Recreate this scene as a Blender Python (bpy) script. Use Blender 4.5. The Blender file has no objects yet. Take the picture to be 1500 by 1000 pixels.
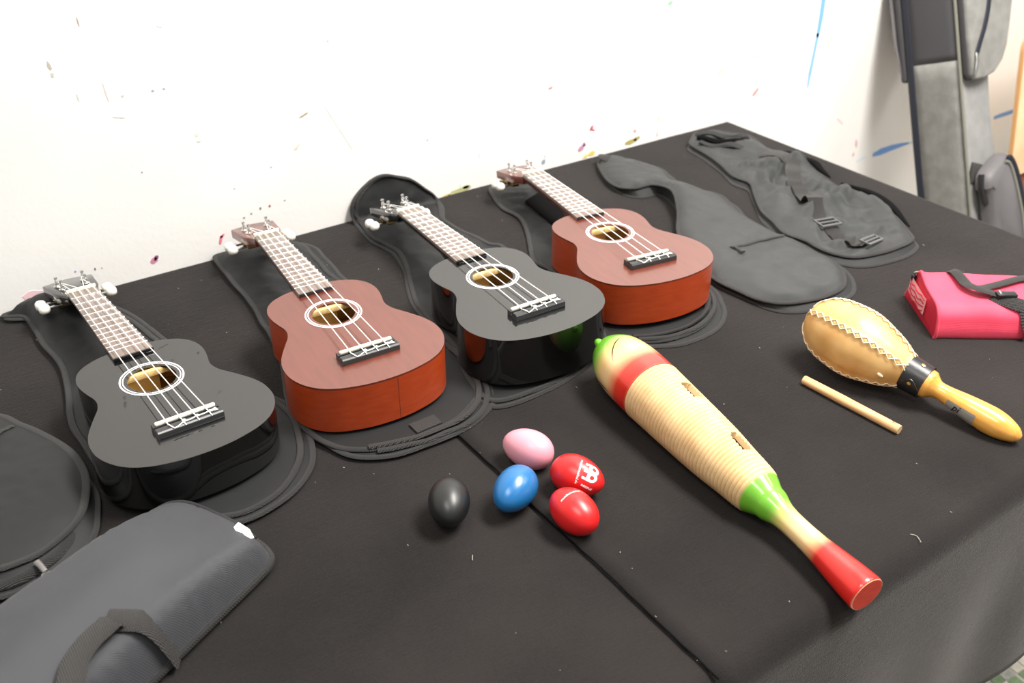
import bpy, bmesh, math, random
import numpy as np
from mathutils import Vector, Matrix, noise
from mathutils.geometry import delaunay_2d_cdt

random.seed(7)
S = bpy.context.scene
COL = S.collection
TZ = 0.75                      # height of the table top above the floor
PI = math.pi
WALLY = 0.003                  # face of the back wall

# ------------------------------------------------------------------ camera
cam_d = bpy.data.cameras.new('camera'); cam = bpy.data.objects.new('camera', cam_d); COL.objects.link(cam)
R = [[0.820049507464171, -0.2974263231106218, 0.4889339297171615],
     [-0.5722413871807914, -0.4375778183406859, 0.6935888174513841],
     [0.00765507055316432, -0.8485653982, -0.5290351261]]
M = Matrix(((R[0][0], -R[0][1], -R[0][2], -1.4914641),
            (R[1][0], -R[1][1], -R[1][2], -1.3347047),
            (R[2][0], -R[2][1], -R[2][2], 0.68 + TZ),
            (0, 0, 0, 1)))
cam.matrix_world = M
cam_d.sensor_width = 22.3
cam_d.lens = 22.3 * 1446.379 / 1500.0
cam_d.clip_start = 0.05; cam_d.clip_end = 60
cam_d.dof.use_dof = True
cam_d.dof.focus_distance = 1.10
cam_d.dof.aperture_fstop = 4.0
S.camera = cam

# ------------------------------------------------------------------ world, lamps, exposure
w = bpy.data.worlds.new('room_light'); S.world = w; w.use_nodes = True
bg = w.node_tree.nodes['Background']
bg.inputs[0].default_value = (1.0, 0.985, 0.96, 1); bg.inputs[1].default_value = 0.24

def ceiling_lamp(x, y, energy, sx=0.6, sy=1.2, z=2.05):
    l = bpy.data.lights.new('ceiling_lamp', 'AREA'); l.shape = 'RECTANGLE'; l.size = sx; l.size_y = sy
    l.energy = energy; l.color = (1.0, 0.965, 0.91)
    o = bpy.data.objects.new('ceiling_lamp', l); COL.objects.link(o); o.location = (x, y, z + TZ)
ceiling_lamp(-0.10, -1.10, 72)
ceiling_lamp(1.30, -1.60, 15)
ceiling_lamp(-1.95, -1.25, 16)
ceiling_lamp(-0.30, -3.2, 3)
S.view_settings.view_transform = 'Standard'
S.view_settings.look = 'None'
S.view_settings.gamma = 1.0
S.view_settings.use_curve_mapping = False
S.view_settings.exposure = 0.80

# ------------------------------------------------------------------ materials
MATS = {}
def lin(r, g, b):
    f = lambda c: ((c / 255.0 + 0.055) / 1.055) ** 2.4 if c / 255.0 > 0.04045 else c / 255.0 / 12.92
    return (f(r), f(g), f(b), 1)
class NT:
    def __init__(s, name):
        m = bpy.data.materials.new(name); m.use_nodes = True
        s.m = m; s.t = m.node_tree; s.b = s.t.nodes['Principled BSDF']
    def n(s, typ, **kw):
        o = s.t.nodes.new(typ)
        for k, v in kw.items():
            if k in o.inputs: o.inputs[k].default_value = v
            else: setattr(o, k, v)
        return o
    def l(s, a, b): s.t.links.new(a, b)
def mat(name, col, rough=0.5, metal=0.0, coat=0.0, spec=0.5, col2=None, nscale=30, ntype='noise', stretch=None,
        bump=0.0, bscale=300, sheen=0.0, emit=None, det=4, coat_rough=0.03, coat_ior=1.5):
    if name in MATS: return MATS[name]
    t = NT(name); b = t.b
    b.inputs['Base Color'].default_value = col
    b.inputs['Roughness'].default_value = rough; b.inputs['Metallic'].default_value = metal
    b.inputs['Coat Weight'].default_value = coat; b.inputs['Coat IOR'].default_value = coat_ior; b.inputs['Coat Roughness'].default_value = coat_rough
    b.inputs['Specular IOR Level'].default_value = spec
    if sheen:
        b.inputs['Sheen Weight'].default_value = sheen; b.inputs['Sheen Roughness'].default_value = 0.5
    tc = t.n('ShaderNodeTexCoord'); src = tc.outputs['Object']
    if stretch:
        mp = t.n('ShaderNodeMapping'); mp.inputs['Scale'].default_value = stretch; t.l(src, mp.inputs[0]); src = mp.outputs[0]
    if col2:
        nz = t.n('ShaderNodeTexNoise', Scale=nscale, Detail=det); t.l(src, nz.inputs['Vector'])
        rp = t.n('ShaderNodeValToRGB'); rp.color_ramp.elements[0].position = 0.35; rp.color_ramp.elements[1].position = 0.68
        rp.color_ramp.elements[0].color = col; rp.color_ramp.elements[1].color = col2
        t.l(nz.outputs['Fac'], rp.inputs[0]); t.l(rp.outputs[0], b.inputs['Base Color'])
    if bump:
        if ntype == 'weave':
            wv = []
            for d in ('X', 'Y'):
                x = t.n('ShaderNodeTexWave', wave_type='BANDS', bands_direction=d, Scale=bscale); t.l(tc.outputs['Object'], x.inputs['Vector']); wv.append(x)
            ad = t.n('ShaderNodeMath', operation='ADD'); t.l(wv[0].outputs['Fac'], ad.inputs[0]); t.l(wv[1].outputs['Fac'], ad.inputs[1]); h = ad.outputs[0]
        else:
            nb = t.n('ShaderNodeTexNoise', Scale=bscale, Detail=3.0); t.l(src, nb.inputs['Vector']); h = nb.outputs['Fac']
        bp = t.n('ShaderNodeBump', Strength=bump, Distance=0.001); t.l(h, bp.inputs['Height']); t.l(bp.outputs[0], b.inputs['Normal'])
    MATS[name] = t.m
    return t.m

m_black = mat('black_gloss_lacquer', lin(4, 4, 4), 0.45, coat=1.0, spec=0.12, coat_rough=0.02, coat_ior=1.85)
m_brown = mat('red_brown_satin_wood', lin(96, 40, 25), 0.36, coat=0.85, coat_rough=0.2, coat_ior=1.6, col2=lin(106, 46, 29), nscale=14, stretch=(9, 1.2, 4))
m_brownside = mat('red_brown_side_wood', lin(160, 58, 24), 0.30, coat=0.35, coat_rough=0.18, col2=lin(170, 66, 28), nscale=16, stretch=(3, 3, 14))
m_inner = mat('bare_inner_wood', lin(238, 204, 140), 0.7, col2=lin(230, 192, 124), nscale=20, stretch=(8, 1, 1))
m_fret = mat('rosewood_fingerboard', lin(104, 88, 80), 0.4, spec=0.8, coat=0.8, coat_rough=0.3, coat_ior=1.7, col2=lin(130, 112, 102), nscale=40, stretch=(8, 0.8, 1))
m_metal = mat('nickel', (0.80, 0.79, 0.76, 1), 0.16, metal=1.0)
m_fretw = mat('fret_wire', (0.9, 0.9, 0.88, 1), 0.35, metal=0.6)
m_brass = mat('old_brass', lin(190, 165, 110), 0.25, metal=1.0)
m_bone = mat('ivory_plastic', lin(250, 246, 226), 0.35)
m_knob = mat('pearl_white_plastic', lin(248, 244, 232), 0.25, coat=0.4)
m_string = mat('white_nylon', lin(246, 244, 240), 0.3)
m_ring = mat('white_inlay', lin(240, 240, 240), 0.4)
m_bridge = mat('ebonised_bridge', lin(40, 41, 42), 0.36, spec=0.6)
m_nylon = mat('black_nylon', lin(23, 24, 25), 0.55, spec=0.35, ntype='weave', bump=0.22, bscale=420, sheen=0.06)
m_nylon2 = mat('charcoal_nylon', lin(56, 57, 61), 0.55, spec=0.4, ntype='weave', bump=0.28, bscale=300, sheen=0.08)
m_bind = mat('black_binding_tape', lin(36, 35, 35), 0.55, ntype='weave', bump=0.6, bscale=260, sheen=0.05)
m_web = mat('black_webbing', lin(38, 35, 34), 0.6, ntype='weave', bump=0.8, bscale=170, sheen=0.08)
m_dark = mat('black_lining_and_shade', lin(7, 7, 8), 0.85, spec=.1)  # lining, and also shade drawn as solid dark strips
m_plastic = mat('black_plastic', lin(34, 34, 35), 0.35)
m_pink = mat('pink_polyester', lin(216, 62, 88), 0.6, spec=.3, ntype='weave', bump=0.12, bscale=420, col2=lin(226, 70, 97), nscale=25, sheen=0.15)
m_pinkd = mat('pink_end_polyester', lin(190, 26, 52), 0.6, ntype='weave', bump=0.2, bscale=300)
m_vinyl = mat('pale_pink_vinyl', lin(236, 168, 172), 0.3)
m_white = mat('white_card', lin(245, 245, 245), 0.5)
m_leather = mat('rawhide', lin(200, 150, 86), 0.42, col2=lin(226, 184, 120), nscale=24, det=3, bump=0.25, bscale=60, coat=0.15, coat_rough=0.3)
m_stitch = mat('white_lacing', lin(226, 208, 176), 0.5)
m_honey = mat('honey_varnished_wood', lin(220, 152, 62), 0.3, coat=0.9, coat_rough=0.06, col2=lin(236, 178, 88), nscale=22, stretch=(1.2, 7, 7))
m_blackleather = mat('black_leather', lin(26, 26, 28), 0.4, coat=0.2, coat_rough=0.3, bump=0.3, bscale=200)
m_tape = mat('grey_tape', lin(146, 144, 139), 0.45)
m_ink = mat('black_ink', lin(14, 14, 14), 0.5)
m_print = mat('white_print', lin(250, 248, 246), 0.5)
m_stick = mat('pale_stick_wood', lin(216, 164, 112), 0.6, col2=lin(232, 190, 142), nscale=20, stretch=(1.0, 14, 14))
m_stickend = mat('stick_end_grain', lin(212, 176, 128), 0.8)
m_ltgrey = mat('light_grey_canvas', lin(120, 119, 115), 0.8, ntype='weave', bump=0.35, bscale=260, col2=lin(136, 135, 131), nscale=45, sheen=0.1)
m_palegrey = mat('pale_grey_canvas', lin(134, 134, 133), 0.8, ntype='weave', bump=0.3, bscale=260, col2=lin(146, 145, 143), nscale=40)
m_dkgrey = mat('dark_grey_canvas', lin(66, 65, 68), 0.75, ntype='weave', bump=0.3, bscale=260)
m_pipe = mat('grey_piping', lin(122, 121, 111), 0.6)
m_pad = mat('grey_padded_nylon', lin(98, 95, 97), 0.55, col2=lin(84, 81, 83), nscale=12, bump=0.2, bscale=40)
m_navy = mat('navy_zip_tape', lin(24, 27, 40), 0.6)
m_ply = mat('blond_plywood', lin(236, 198, 152), 0.4, col2=lin(244, 212, 172), nscale=8, stretch=(1, 6, 1))
m_plyedge = mat('plywood_edge', lin(212, 160, 104), 0.5)
m_red = mat('red_brown_seat', lin(104, 56, 44), 0.5)
m_tabletop = mat('table_laminate', lin(150, 140, 128), 0.5)

def spot_colour(name, c, rough=0.3):
    return mat(name, c, rough, coat=0.3, coat_rough=0.3)
m_eggk = spot_colour('black_egg_plastic', lin(20, 21, 21), 0.45)
m_eggb = spot_colour('blue_egg_plastic', lin(26, 102, 160))
m_eggp = spot_colour('pink_egg_plastic', lin(220, 150, 163), 0.45)
m_eggr = spot_colour('red_egg_plastic', lin(206, 24, 26), 0.36)

def felt():
    t = NT('black_felt_cloth'); b = t.b
    tc = t.n('ShaderNodeTexCoord')
    n1 = t.n('ShaderNodeTexNoise', Scale=900.0, Detail=2.0); t.l(tc.outputs['Object'], n1.inputs['Vector'])
    n2 = t.n('ShaderNodeTexNoise', Scale=5.0, Detail=4.0); t.l(tc.outputs['Object'], n2.inputs['Vector'])
    mx = t.n('ShaderNodeMath', operation='MULTIPLY_ADD'); t.l(n1.outputs['Fac'], mx.inputs[0]); mx.inputs[1].default_value = 0.7
    t.l(n2.outputs['Fac'], mx.inputs[2])
    rp = t.n('ShaderNodeValToRGB'); rp.color_ramp.elements[0].position = 0.45; rp.color_ramp.elements[1].position = 1.15
    rp.color_ramp.elements[0].color = lin(19, 18, 18); rp.color_ramp.elements[1].color = lin(40, 37, 36)
    t.l(mx.outputs[0], rp.inputs[0]); t.l(rp.outputs[0], b.inputs['Base Color'])
    mp = t.n('ShaderNodeMapping'); mp.inputs['Scale'].default_value = (60, 520, 520); t.l(tc.outputs['Object'], mp.inputs[0])
    n3 = t.n('ShaderNodeTexNoise', Scale=1.0, Detail=3.0); t.l(mp.outputs[0], n3.inputs['Vector'])
    ad = t.n('ShaderNodeMath', operation='ADD'); t.l(n3.outputs['Fac'], ad.inputs[0]); t.l(n1.outputs['Fac'], ad.inputs[1])
    bp = t.n('ShaderNodeBump', Strength=0.5, Distance=0.0012); t.l(ad.outputs[0], bp.inputs['Height']); t.l(bp.outputs[0], b.inputs['Normal'])
    b.inputs['Roughness'].default_value = 0.95; b.inputs['Specular IOR Level'].default_value = 0.15
    b.inputs['Sheen Weight'].default_value = 0.24; b.inputs['Sheen Roughness'].default_value = 0.35
    b.inputs['Sheen Tint'].default_value = (1, 0.95, 0.93, 1)
    return t.m
m_felt = felt()

def wallpaint():
    t = NT('white_wall_paint'); b = t.b
    tc = t.n('ShaderNodeTexCoord')
    n2 = t.n('ShaderNodeTexNoise', Scale=3.0, Detail=5.0); t.l(tc.outputs['Object'], n2.inputs['Vector'])
    rp = t.n('ShaderNodeValToRGB'); rp.color_ramp.elements[0].position = 0.3; rp.color_ramp.elements[1].position = 0.7
    rp.color_ramp.elements[0].color = lin(236, 233, 230); rp.color_ramp.elements[1].color = lin(243, 242, 239)
    t.l(n2.outputs['Fac'], rp.inputs[0]); t.l(rp.outputs[0], b.inputs['Base Color'])
    n1 = t.n('ShaderNodeTexNoise', Scale=160.0, Detail=3.0); t.l(tc.outputs['Object'], n1.inputs['Vector'])
    bp = t.n('ShaderNodeBump', Strength=0.25, Distance=0.001); t.l(n1.outputs['Fac'], bp.inputs['Height']); t.l(bp.outputs[0], b.inputs['Normal'])
    b.inputs['Roughness'].default_value = 0.6; b.inputs['Specular IOR Level'].default_value = 0.3
    return t.m
m_wall = wallpaint()

def guiro_paint():
    # sprayed bands along the turned body (object x axis, metres from the first rib-side datum)
    t = NT('sprayed_guiro_wood'); b = t.b
    tc = t.n('ShaderNodeTexCoord'); sp = t.n('ShaderNodeSeparateXYZ'); t.l(tc.outputs['Object'], sp.inputs[0])
    mp = t.n('ShaderNodeMapping'); mp.inputs['Scale'].default_value = (6, 60, 60); t.l(tc.outputs['Object'], mp.inputs[0])
    nz = t.n('ShaderNodeTexNoise', Scale=1.0, Detail=5.0); t.l(mp.outputs[0], nz.inputs['Vector'])
    wood = t.n('ShaderNodeValToRGB'); wood.color_ramp.elements[0].position = 0.3; wood.color_ramp.elements[1].position = 0.7
    wood.color_ramp.elements[0].color = lin(222, 184, 126); wood.color_ramp.elements[1].color = lin(240, 210, 156)
    t.l(nz.outputs['Fac'], wood.inputs[0])
    # paint colour and amount
    mr = t.n('ShaderNodeMapRange'); mr.inputs['From Min'].default_value = -0.02; mr.inputs['From Max'].default_value = 0.43
    t.l(sp.outputs['X'], mr.inputs['Value'])
    P = lambda s: (s + 0.02) / 0.45
    colr = t.n('ShaderNodeValToRGB'); cr = colr.color_ramp; cr.elements[0].position = 0; cr.elements[0].color = lin(92, 170, 30)
    cr.elements[1].position = 1; cr.elements[1].color = lin(206, 24, 14)
    def el(r, s, c): e = r.elements.new(P(s)); e.color = c
    el(cr, 0.022, lin(112, 180, 44)); el(cr, 0.034, lin(222, 190, 60)); el(cr, 0.055, lin(214, 68, 36)); el(cr, 0.085, lin(206, 24, 14))
    el(cr, 0.15, lin(104, 176, 40)); el(cr, 0.305, lin(110, 180, 44)); el(cr, 0.322, lin(206, 196, 70)); el(cr, 0.345, lin(226, 130, 60)); el(cr, 0.365, lin(206, 28, 16))
    t.l(mr.outputs[0], colr.inputs[0])
    am = t.n('ShaderNodeValToRGB'); ar = am.color_ramp; ar.elements[0].position = 0; ar.elements[0].color = (1, 1, 1, 1); ar.elements[1].position = 1; ar.elements[1].color = (1, 1, 1, 1)
    W = lambda v: (v, v, v, 1)
    el(ar, 0.012, W(1)); el(ar, 0.034, W(0.25)); el(ar, 0.044, W(0.0)); el(ar, 0.052, W(0.15)); el(ar, 0.068, W(1)); el(ar, 0.0872, W(1)); el(ar, 0.0876, W(0))
    el(ar, 0.2715, W(0)); el(ar, 0.2719, W(1)); el(ar, 0.300, W(1)); el(ar, 0.322, W(0.25)); el(ar, 0.332, W(0)); el(ar, 0.348, W(0.05)); el(ar, 0.366, W(1))
    t.l(mr.outputs[0], am.inputs[0])
    mix = t.n('ShaderNodeMix', data_type='RGBA')
    t.l(am.outputs[0], mix.inputs['Factor']); t.l(wood.outputs[0], mix.inputs[6]); t.l(colr.outputs[0], mix.inputs[7])
    t.l(mix.outputs[2], b.inputs['Base Color'])
    b.inputs['Roughness'].default_value = 0.4; b.inputs['Coat Weight'].default_value = 0.8; b.inputs['Coat Roughness'].default_value = 0.05
    return t.m
m_guiro = guiro_paint()
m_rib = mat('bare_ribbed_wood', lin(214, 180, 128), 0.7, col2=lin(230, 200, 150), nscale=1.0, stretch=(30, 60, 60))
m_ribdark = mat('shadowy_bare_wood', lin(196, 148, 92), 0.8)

# ------------------------------------------------------------------ mesh helpers
class MB:
    def __init__(s): s.v = []; s.f = []; s.mi = []
    def add(s, v, f, mi=0):
        o = len(s.v); s.v += [tuple(map(float, p)) for p in v]; s.f += [tuple(i + o for i in q) for q in f]; s.mi += [mi] * len(f)
        return s
    def box(s, x0, x1, y0, y1, z0, z1, mi=0):
        v = [(x0, y0, z0), (x1, y0, z0), (x1, y1, z0), (x0, y1, z0), (x0, y0, z1), (x1, y0, z1), (x1, y1, z1), (x0, y1, z1)]
        return s.add(v, [(0, 3, 2, 1), (4, 5, 6, 7), (0, 1, 5, 4), (1, 2, 6, 5), (2, 3, 7, 6), (3, 0, 4, 7)], mi)
    def tube(s, pts, r, n=8, closed=False, ry=None, up=None, mi=0, side=None):
        P = [Vector(p) for p in pts]; m = len(P); rs = r if hasattr(r, '__len__') else [r] * m
        v = []; f = []; nrm = None
        for i in range(m):
            if closed: t = P[(i + 1) % m] - P[i - 1]
            else: t = P[min(i + 1, m - 1)] - P[max(i - 1, 0)]
            if t.length < 1e-9: t = Vector((1, 0, 0))
            t.normalize()
            if side is not None:
                a = Vector(side).normalized(); b = a.cross(t).normalized()
            elif up is not None:
                a = t.cross(Vector(up))
                if a.length < 1e-6: a = t.orthogonal()
                a.normalize(); b = a.cross(t)
            else:
                if nrm is None: nrm = t.orthogonal().normalized()
                nrm = (nrm - t * nrm.dot(t))
                if nrm.length < 1e-6: nrm = t.orthogonal()
                nrm.normalize(); a = nrm; b = t.cross(a)
            q = rs[i]; q2 = q if ry is None else ry * (q / max(rs)) if max(rs) else 0
            for k in range(n):
                th = 2 * PI * k / n
                v.append(P[i] + a * (math.cos(th) * q) + b * (math.sin(th) * q2))
        L = m if closed else m - 1
        for i in range(L):
            for k in range(n):
                a0 = i * n + k; a1 = i * n + (k + 1) % n; b0 = ((i + 1) % m) * n + k; b1 = ((i + 1) % m) * n + (k + 1) % n
                f.append((a0, a1, b1, b0))
        if not closed:
            f.append(tuple(reversed(range(n)))); f.append(tuple((m - 1) * n + k for k in range(n)))
        return s.add(v, f, mi)
    def lathe(s, prof, n=32, axis='x', c=(0, 0, 0), mi=0):
        v = []; f = []
        for (t, r) in prof:
            for k in range(n):
                th = 2 * PI * k / n; a, b = math.cos(th) * r, math.sin(th) * r
                p = (t, a, b) if axis == 'x' else ((a, t, b) if axis == 'y' else (a, b, t))
                v.append((p[0] + c[0], p[1] + c[1], p[2] + c[2]))
        m = len(prof)
        for i in range(m - 1):
            for k in range(n):
                f.append((i * n + k, i * n + (k + 1) % n, (i + 1) * n + (k + 1) % n, (i + 1) * n + k))
        f.append(tuple(reversed(range(n)))); f.append(tuple((m - 1) * n + k for k in range(n)))
        return s.add(v, f, mi)
    def prism(s, poly, z0, z1, mi=0):
        n = len(poly); v = [(x, y, z0) for x, y in poly] + [(x, y, z1) for x, y in poly]
        f = [tuple(reversed(range(n))), tuple(range(n, 2 * n))] + [(i, (i + 1) % n, n + (i + 1) % n, n + i) for i in range(n)]
        return s.add(v, f, mi)
    def ribbon(s, pts, wid, th, up=(0, 0, 1), mi=0, side=None):
        return s.tube(pts, wid / 2, n=8, ry=th / 2, up=up, mi=mi, side=side)
    def build(s, name, mats, parent=None, smooth=True, ang=40, bevel=0, bseg=2):
        me = bpy.data.meshes.new(name); me.from_pydata(s.v, [], s.f); me.update()
        for m in (mats if isinstance(mats, (list, tuple)) else [mats]): me.materials.append(m)
        if any(s.mi): me.polygons.foreach_set('material_index', s.mi)
        bm = bmesh.new(); bm.from_mesh(me)
        bmesh.ops.remove_doubles(bm, verts=bm.verts, dist=1e-7)
        if bevel:
            ed = [e for e in bm.edges if len(e.link_faces) == 2 and e.calc_face_angle(0) > math.radians(35)]
            bmesh.ops.bevel(bm, geom=ed, offset=bevel, segments=bseg, affect='EDGES', profile=0.5)
        bmesh.ops.recalc_face_normals(bm, faces=bm.faces)
        bm.to_mesh(me); bm.free()
        if smooth:
            me.shade_smooth(); me.set_sharp_from_angle(angle=math.radians(ang))
        o = bpy.data.objects.new(name, me); COL.objects.link(o)
        if parent is not None: o.parent = parent
        return o
def thing(name, label, cat, loc=(0, 0, 0), rot=None, group=None):
    o = bpy.data.objects.new(name, None); COL.objects.link(o); o.empty_display_size = 0.05
    o.location = (loc[0], loc[1], loc[2] + TZ)
    if rot is not None: o.rotation_mode = 'QUATERNION'; o.rotation_quaternion = rot.to_quaternion() if hasattr(rot, 'to_quaternion') else rot
    tag(o, label, cat, group); return o
def tag(o, label, cat, group=None):
    o['label'] = label; o['category'] = cat
    if group: o['group'] = group
    return o
def struct(o): o['kind'] = 'structure'; return o
def spline(pts, n=6, closed=True):
    P = [np.array(p, float) for p in pts]; m = len(P); out = []
    rng = range(m) if closed else range(m - 1)
    for i in rng:
        p0 = P[(i - 1) % m] if closed else P[max(i - 1, 0)]; p1 = P[i]
        p2 = P[(i + 1) % m]; p3 = P[(i + 2) % m] if closed else P[min(i + 2, m - 1)]
        for k in range(n):
            t = k / n
            out.append(0.5 * ((2 * p1) + (-p0 + p2) * t + (2 * p0 - 5 * p1 + 4 * p2 - p3) * t * t + (-p0 + 3 * p1 - 3 * p2 + p3) * t ** 3))
    if not closed: out.append(P[-1])
    return [tuple(q) for q in out]
def sm(a, b, x):
    t = min(1, max(0, (x - a) / (b - a))); return t * t * (3 - 2 * t)
def nz(x, y, s, seed=0): return noise.noise(Vector((x * s + seed * 7.31, y * s - seed * 3.7, seed * 1.13)))
def axes(u):
    # local x along u, z as upright as possible
    u = Vector(u).normalized(); side = u.cross(Vector((0, 0, 1))).normalized(); up = side.cross(u)
    return Matrix((u, -side, up)).transposed()          # columns: x=u, y=-side, z=up
def text_mesh(body, size, bold=0.0, shear=0.0):
    cu = bpy.data.curves.new('lettering', 'FONT'); cu.body = body; cu.size = size; cu.offset = bold; cu.shear = shear; cu.resolution_u = 3
    cu.align_x = 'LEFT'
    o = bpy.data.objects.new('lettering', cu); COL.objects.link(o)
    dg = bpy.context.evaluated_depsgraph_get(); dg.update(); me = o.evaluated_get(dg).to_mesh()
    v = [tuple(p.co) for p in me.vertices]; f = [tuple(p.vertices) for p in me.polygons]
    o.evaluated_get(dg).to_mesh_clear(); bpy.data.objects.remove(o); bpy.data.curves.remove(cu)
    return v, f

# ------------------------------------------------------------------ setting: wall, floor
wall = struct(MB().box(-4.5, 4.5, WALLY, WALLY + 0.12, 0, 2.9).build('wall_back', m_wall, smooth=False))
floor_m = mat('pale_terrazzo_floor', lin(192, 186, 176), 0.45, col2=lin(172, 174, 160), nscale=60)
floor = struct(MB().box(-4.5, 4.5, -5.5, WALLY + 0.12, -0.1, 0.0).build('floor', floor_m, smooth=False))
tile_cols = [mat('cream_mosaic', lin(226, 220, 208), 0.45, col2=lin(214, 206, 190), nscale=90), mat('white_mosaic', lin(232, 226, 222), 0.45, col2=lin(220, 212, 208), nscale=80),
             mat('green_mosaic', lin(132, 156, 118), 0.45, col2=lin(112, 140, 100), nscale=120), mat('grey_mosaic', lin(190, 190, 184), 0.45, col2=lin(150, 154, 146), nscale=90)]
tile_me = []
for k, m in enumerate(tile_cols):
    o = MB().box(-0.0116, 0.0116, -0.0116, 0.0116, -0.001, 0.0012).build('mosaic_tile', m, floor, bevel=0.0006, bseg=1)
    tile_me.append(o.data); bpy.data.objects.remove(o)
random.seed(11)
for i in range(16):
    for j in range(16):
        q = random.random(); k = 0 if q < 0.46 else 1 if q < 0.84 else 2 if q < 0.93 else 3
        if (i, j) in ((7, 8), (4, 11), (10, 6)): k = 2
        o = bpy.data.objects.new('mosaic_tile', tile_me[k]); COL.objects.link(o); o.parent = floor
        a = math.radians(-4); gx, gy = (i - 8) * 0.0246 + (0.006 if i >= 8 else 0), (j - 8) * 0.0246
        o.location = (-0.06 + gx * math.cos(a) - gy * math.sin(a), -0.90 + gx * math.sin(a) + gy * math.cos(a), 0.0); o.rotation_euler = (0, 0, a)

# paint marks on the wall: thin dried blobs, parts of the wall.  (x, height over table, half width, half height, rotation, colour)
PM = {}
def paint(c):
    if c not in PM: PM[c] = mat('dried_paint_%d' % len(PM), lin(*[min(255, v_ + (244 - v_) * .28) for v_ in c]), 0.5)
    return PM[c]
def blob(x, z, a, b, rot, col, seed, name='paint_mark'):
    n = 14; pts = []
    for k in range(n):
        th = 2 * PI * k / n; r = 1 + 0.45 * nz(math.cos(th), math.sin(th), 1.7, seed)
        px, pz = a * r * math.cos(th), b * r * math.sin(th); ca, sa = math.cos(rot), math.sin(rot)
        pts.append((x + px * ca - pz * sa, z + TZ + px * sa + pz * ca))
    mb = MB(); v = [(p[0], WALLY - 0.0004, p[1]) for p in pts] + [(x + (p[0] - x) * 1.08, WALLY + 0.0005, z + TZ + (p[1] - z - TZ) * 1.08) for p in pts]
    mb.add(v, [tuple(range(n))] + [(i, (i + 1) % n, n + (i + 1) % n, n + i) for i in range(n)])
    return mb.build(name, paint(col), wall)
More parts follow.
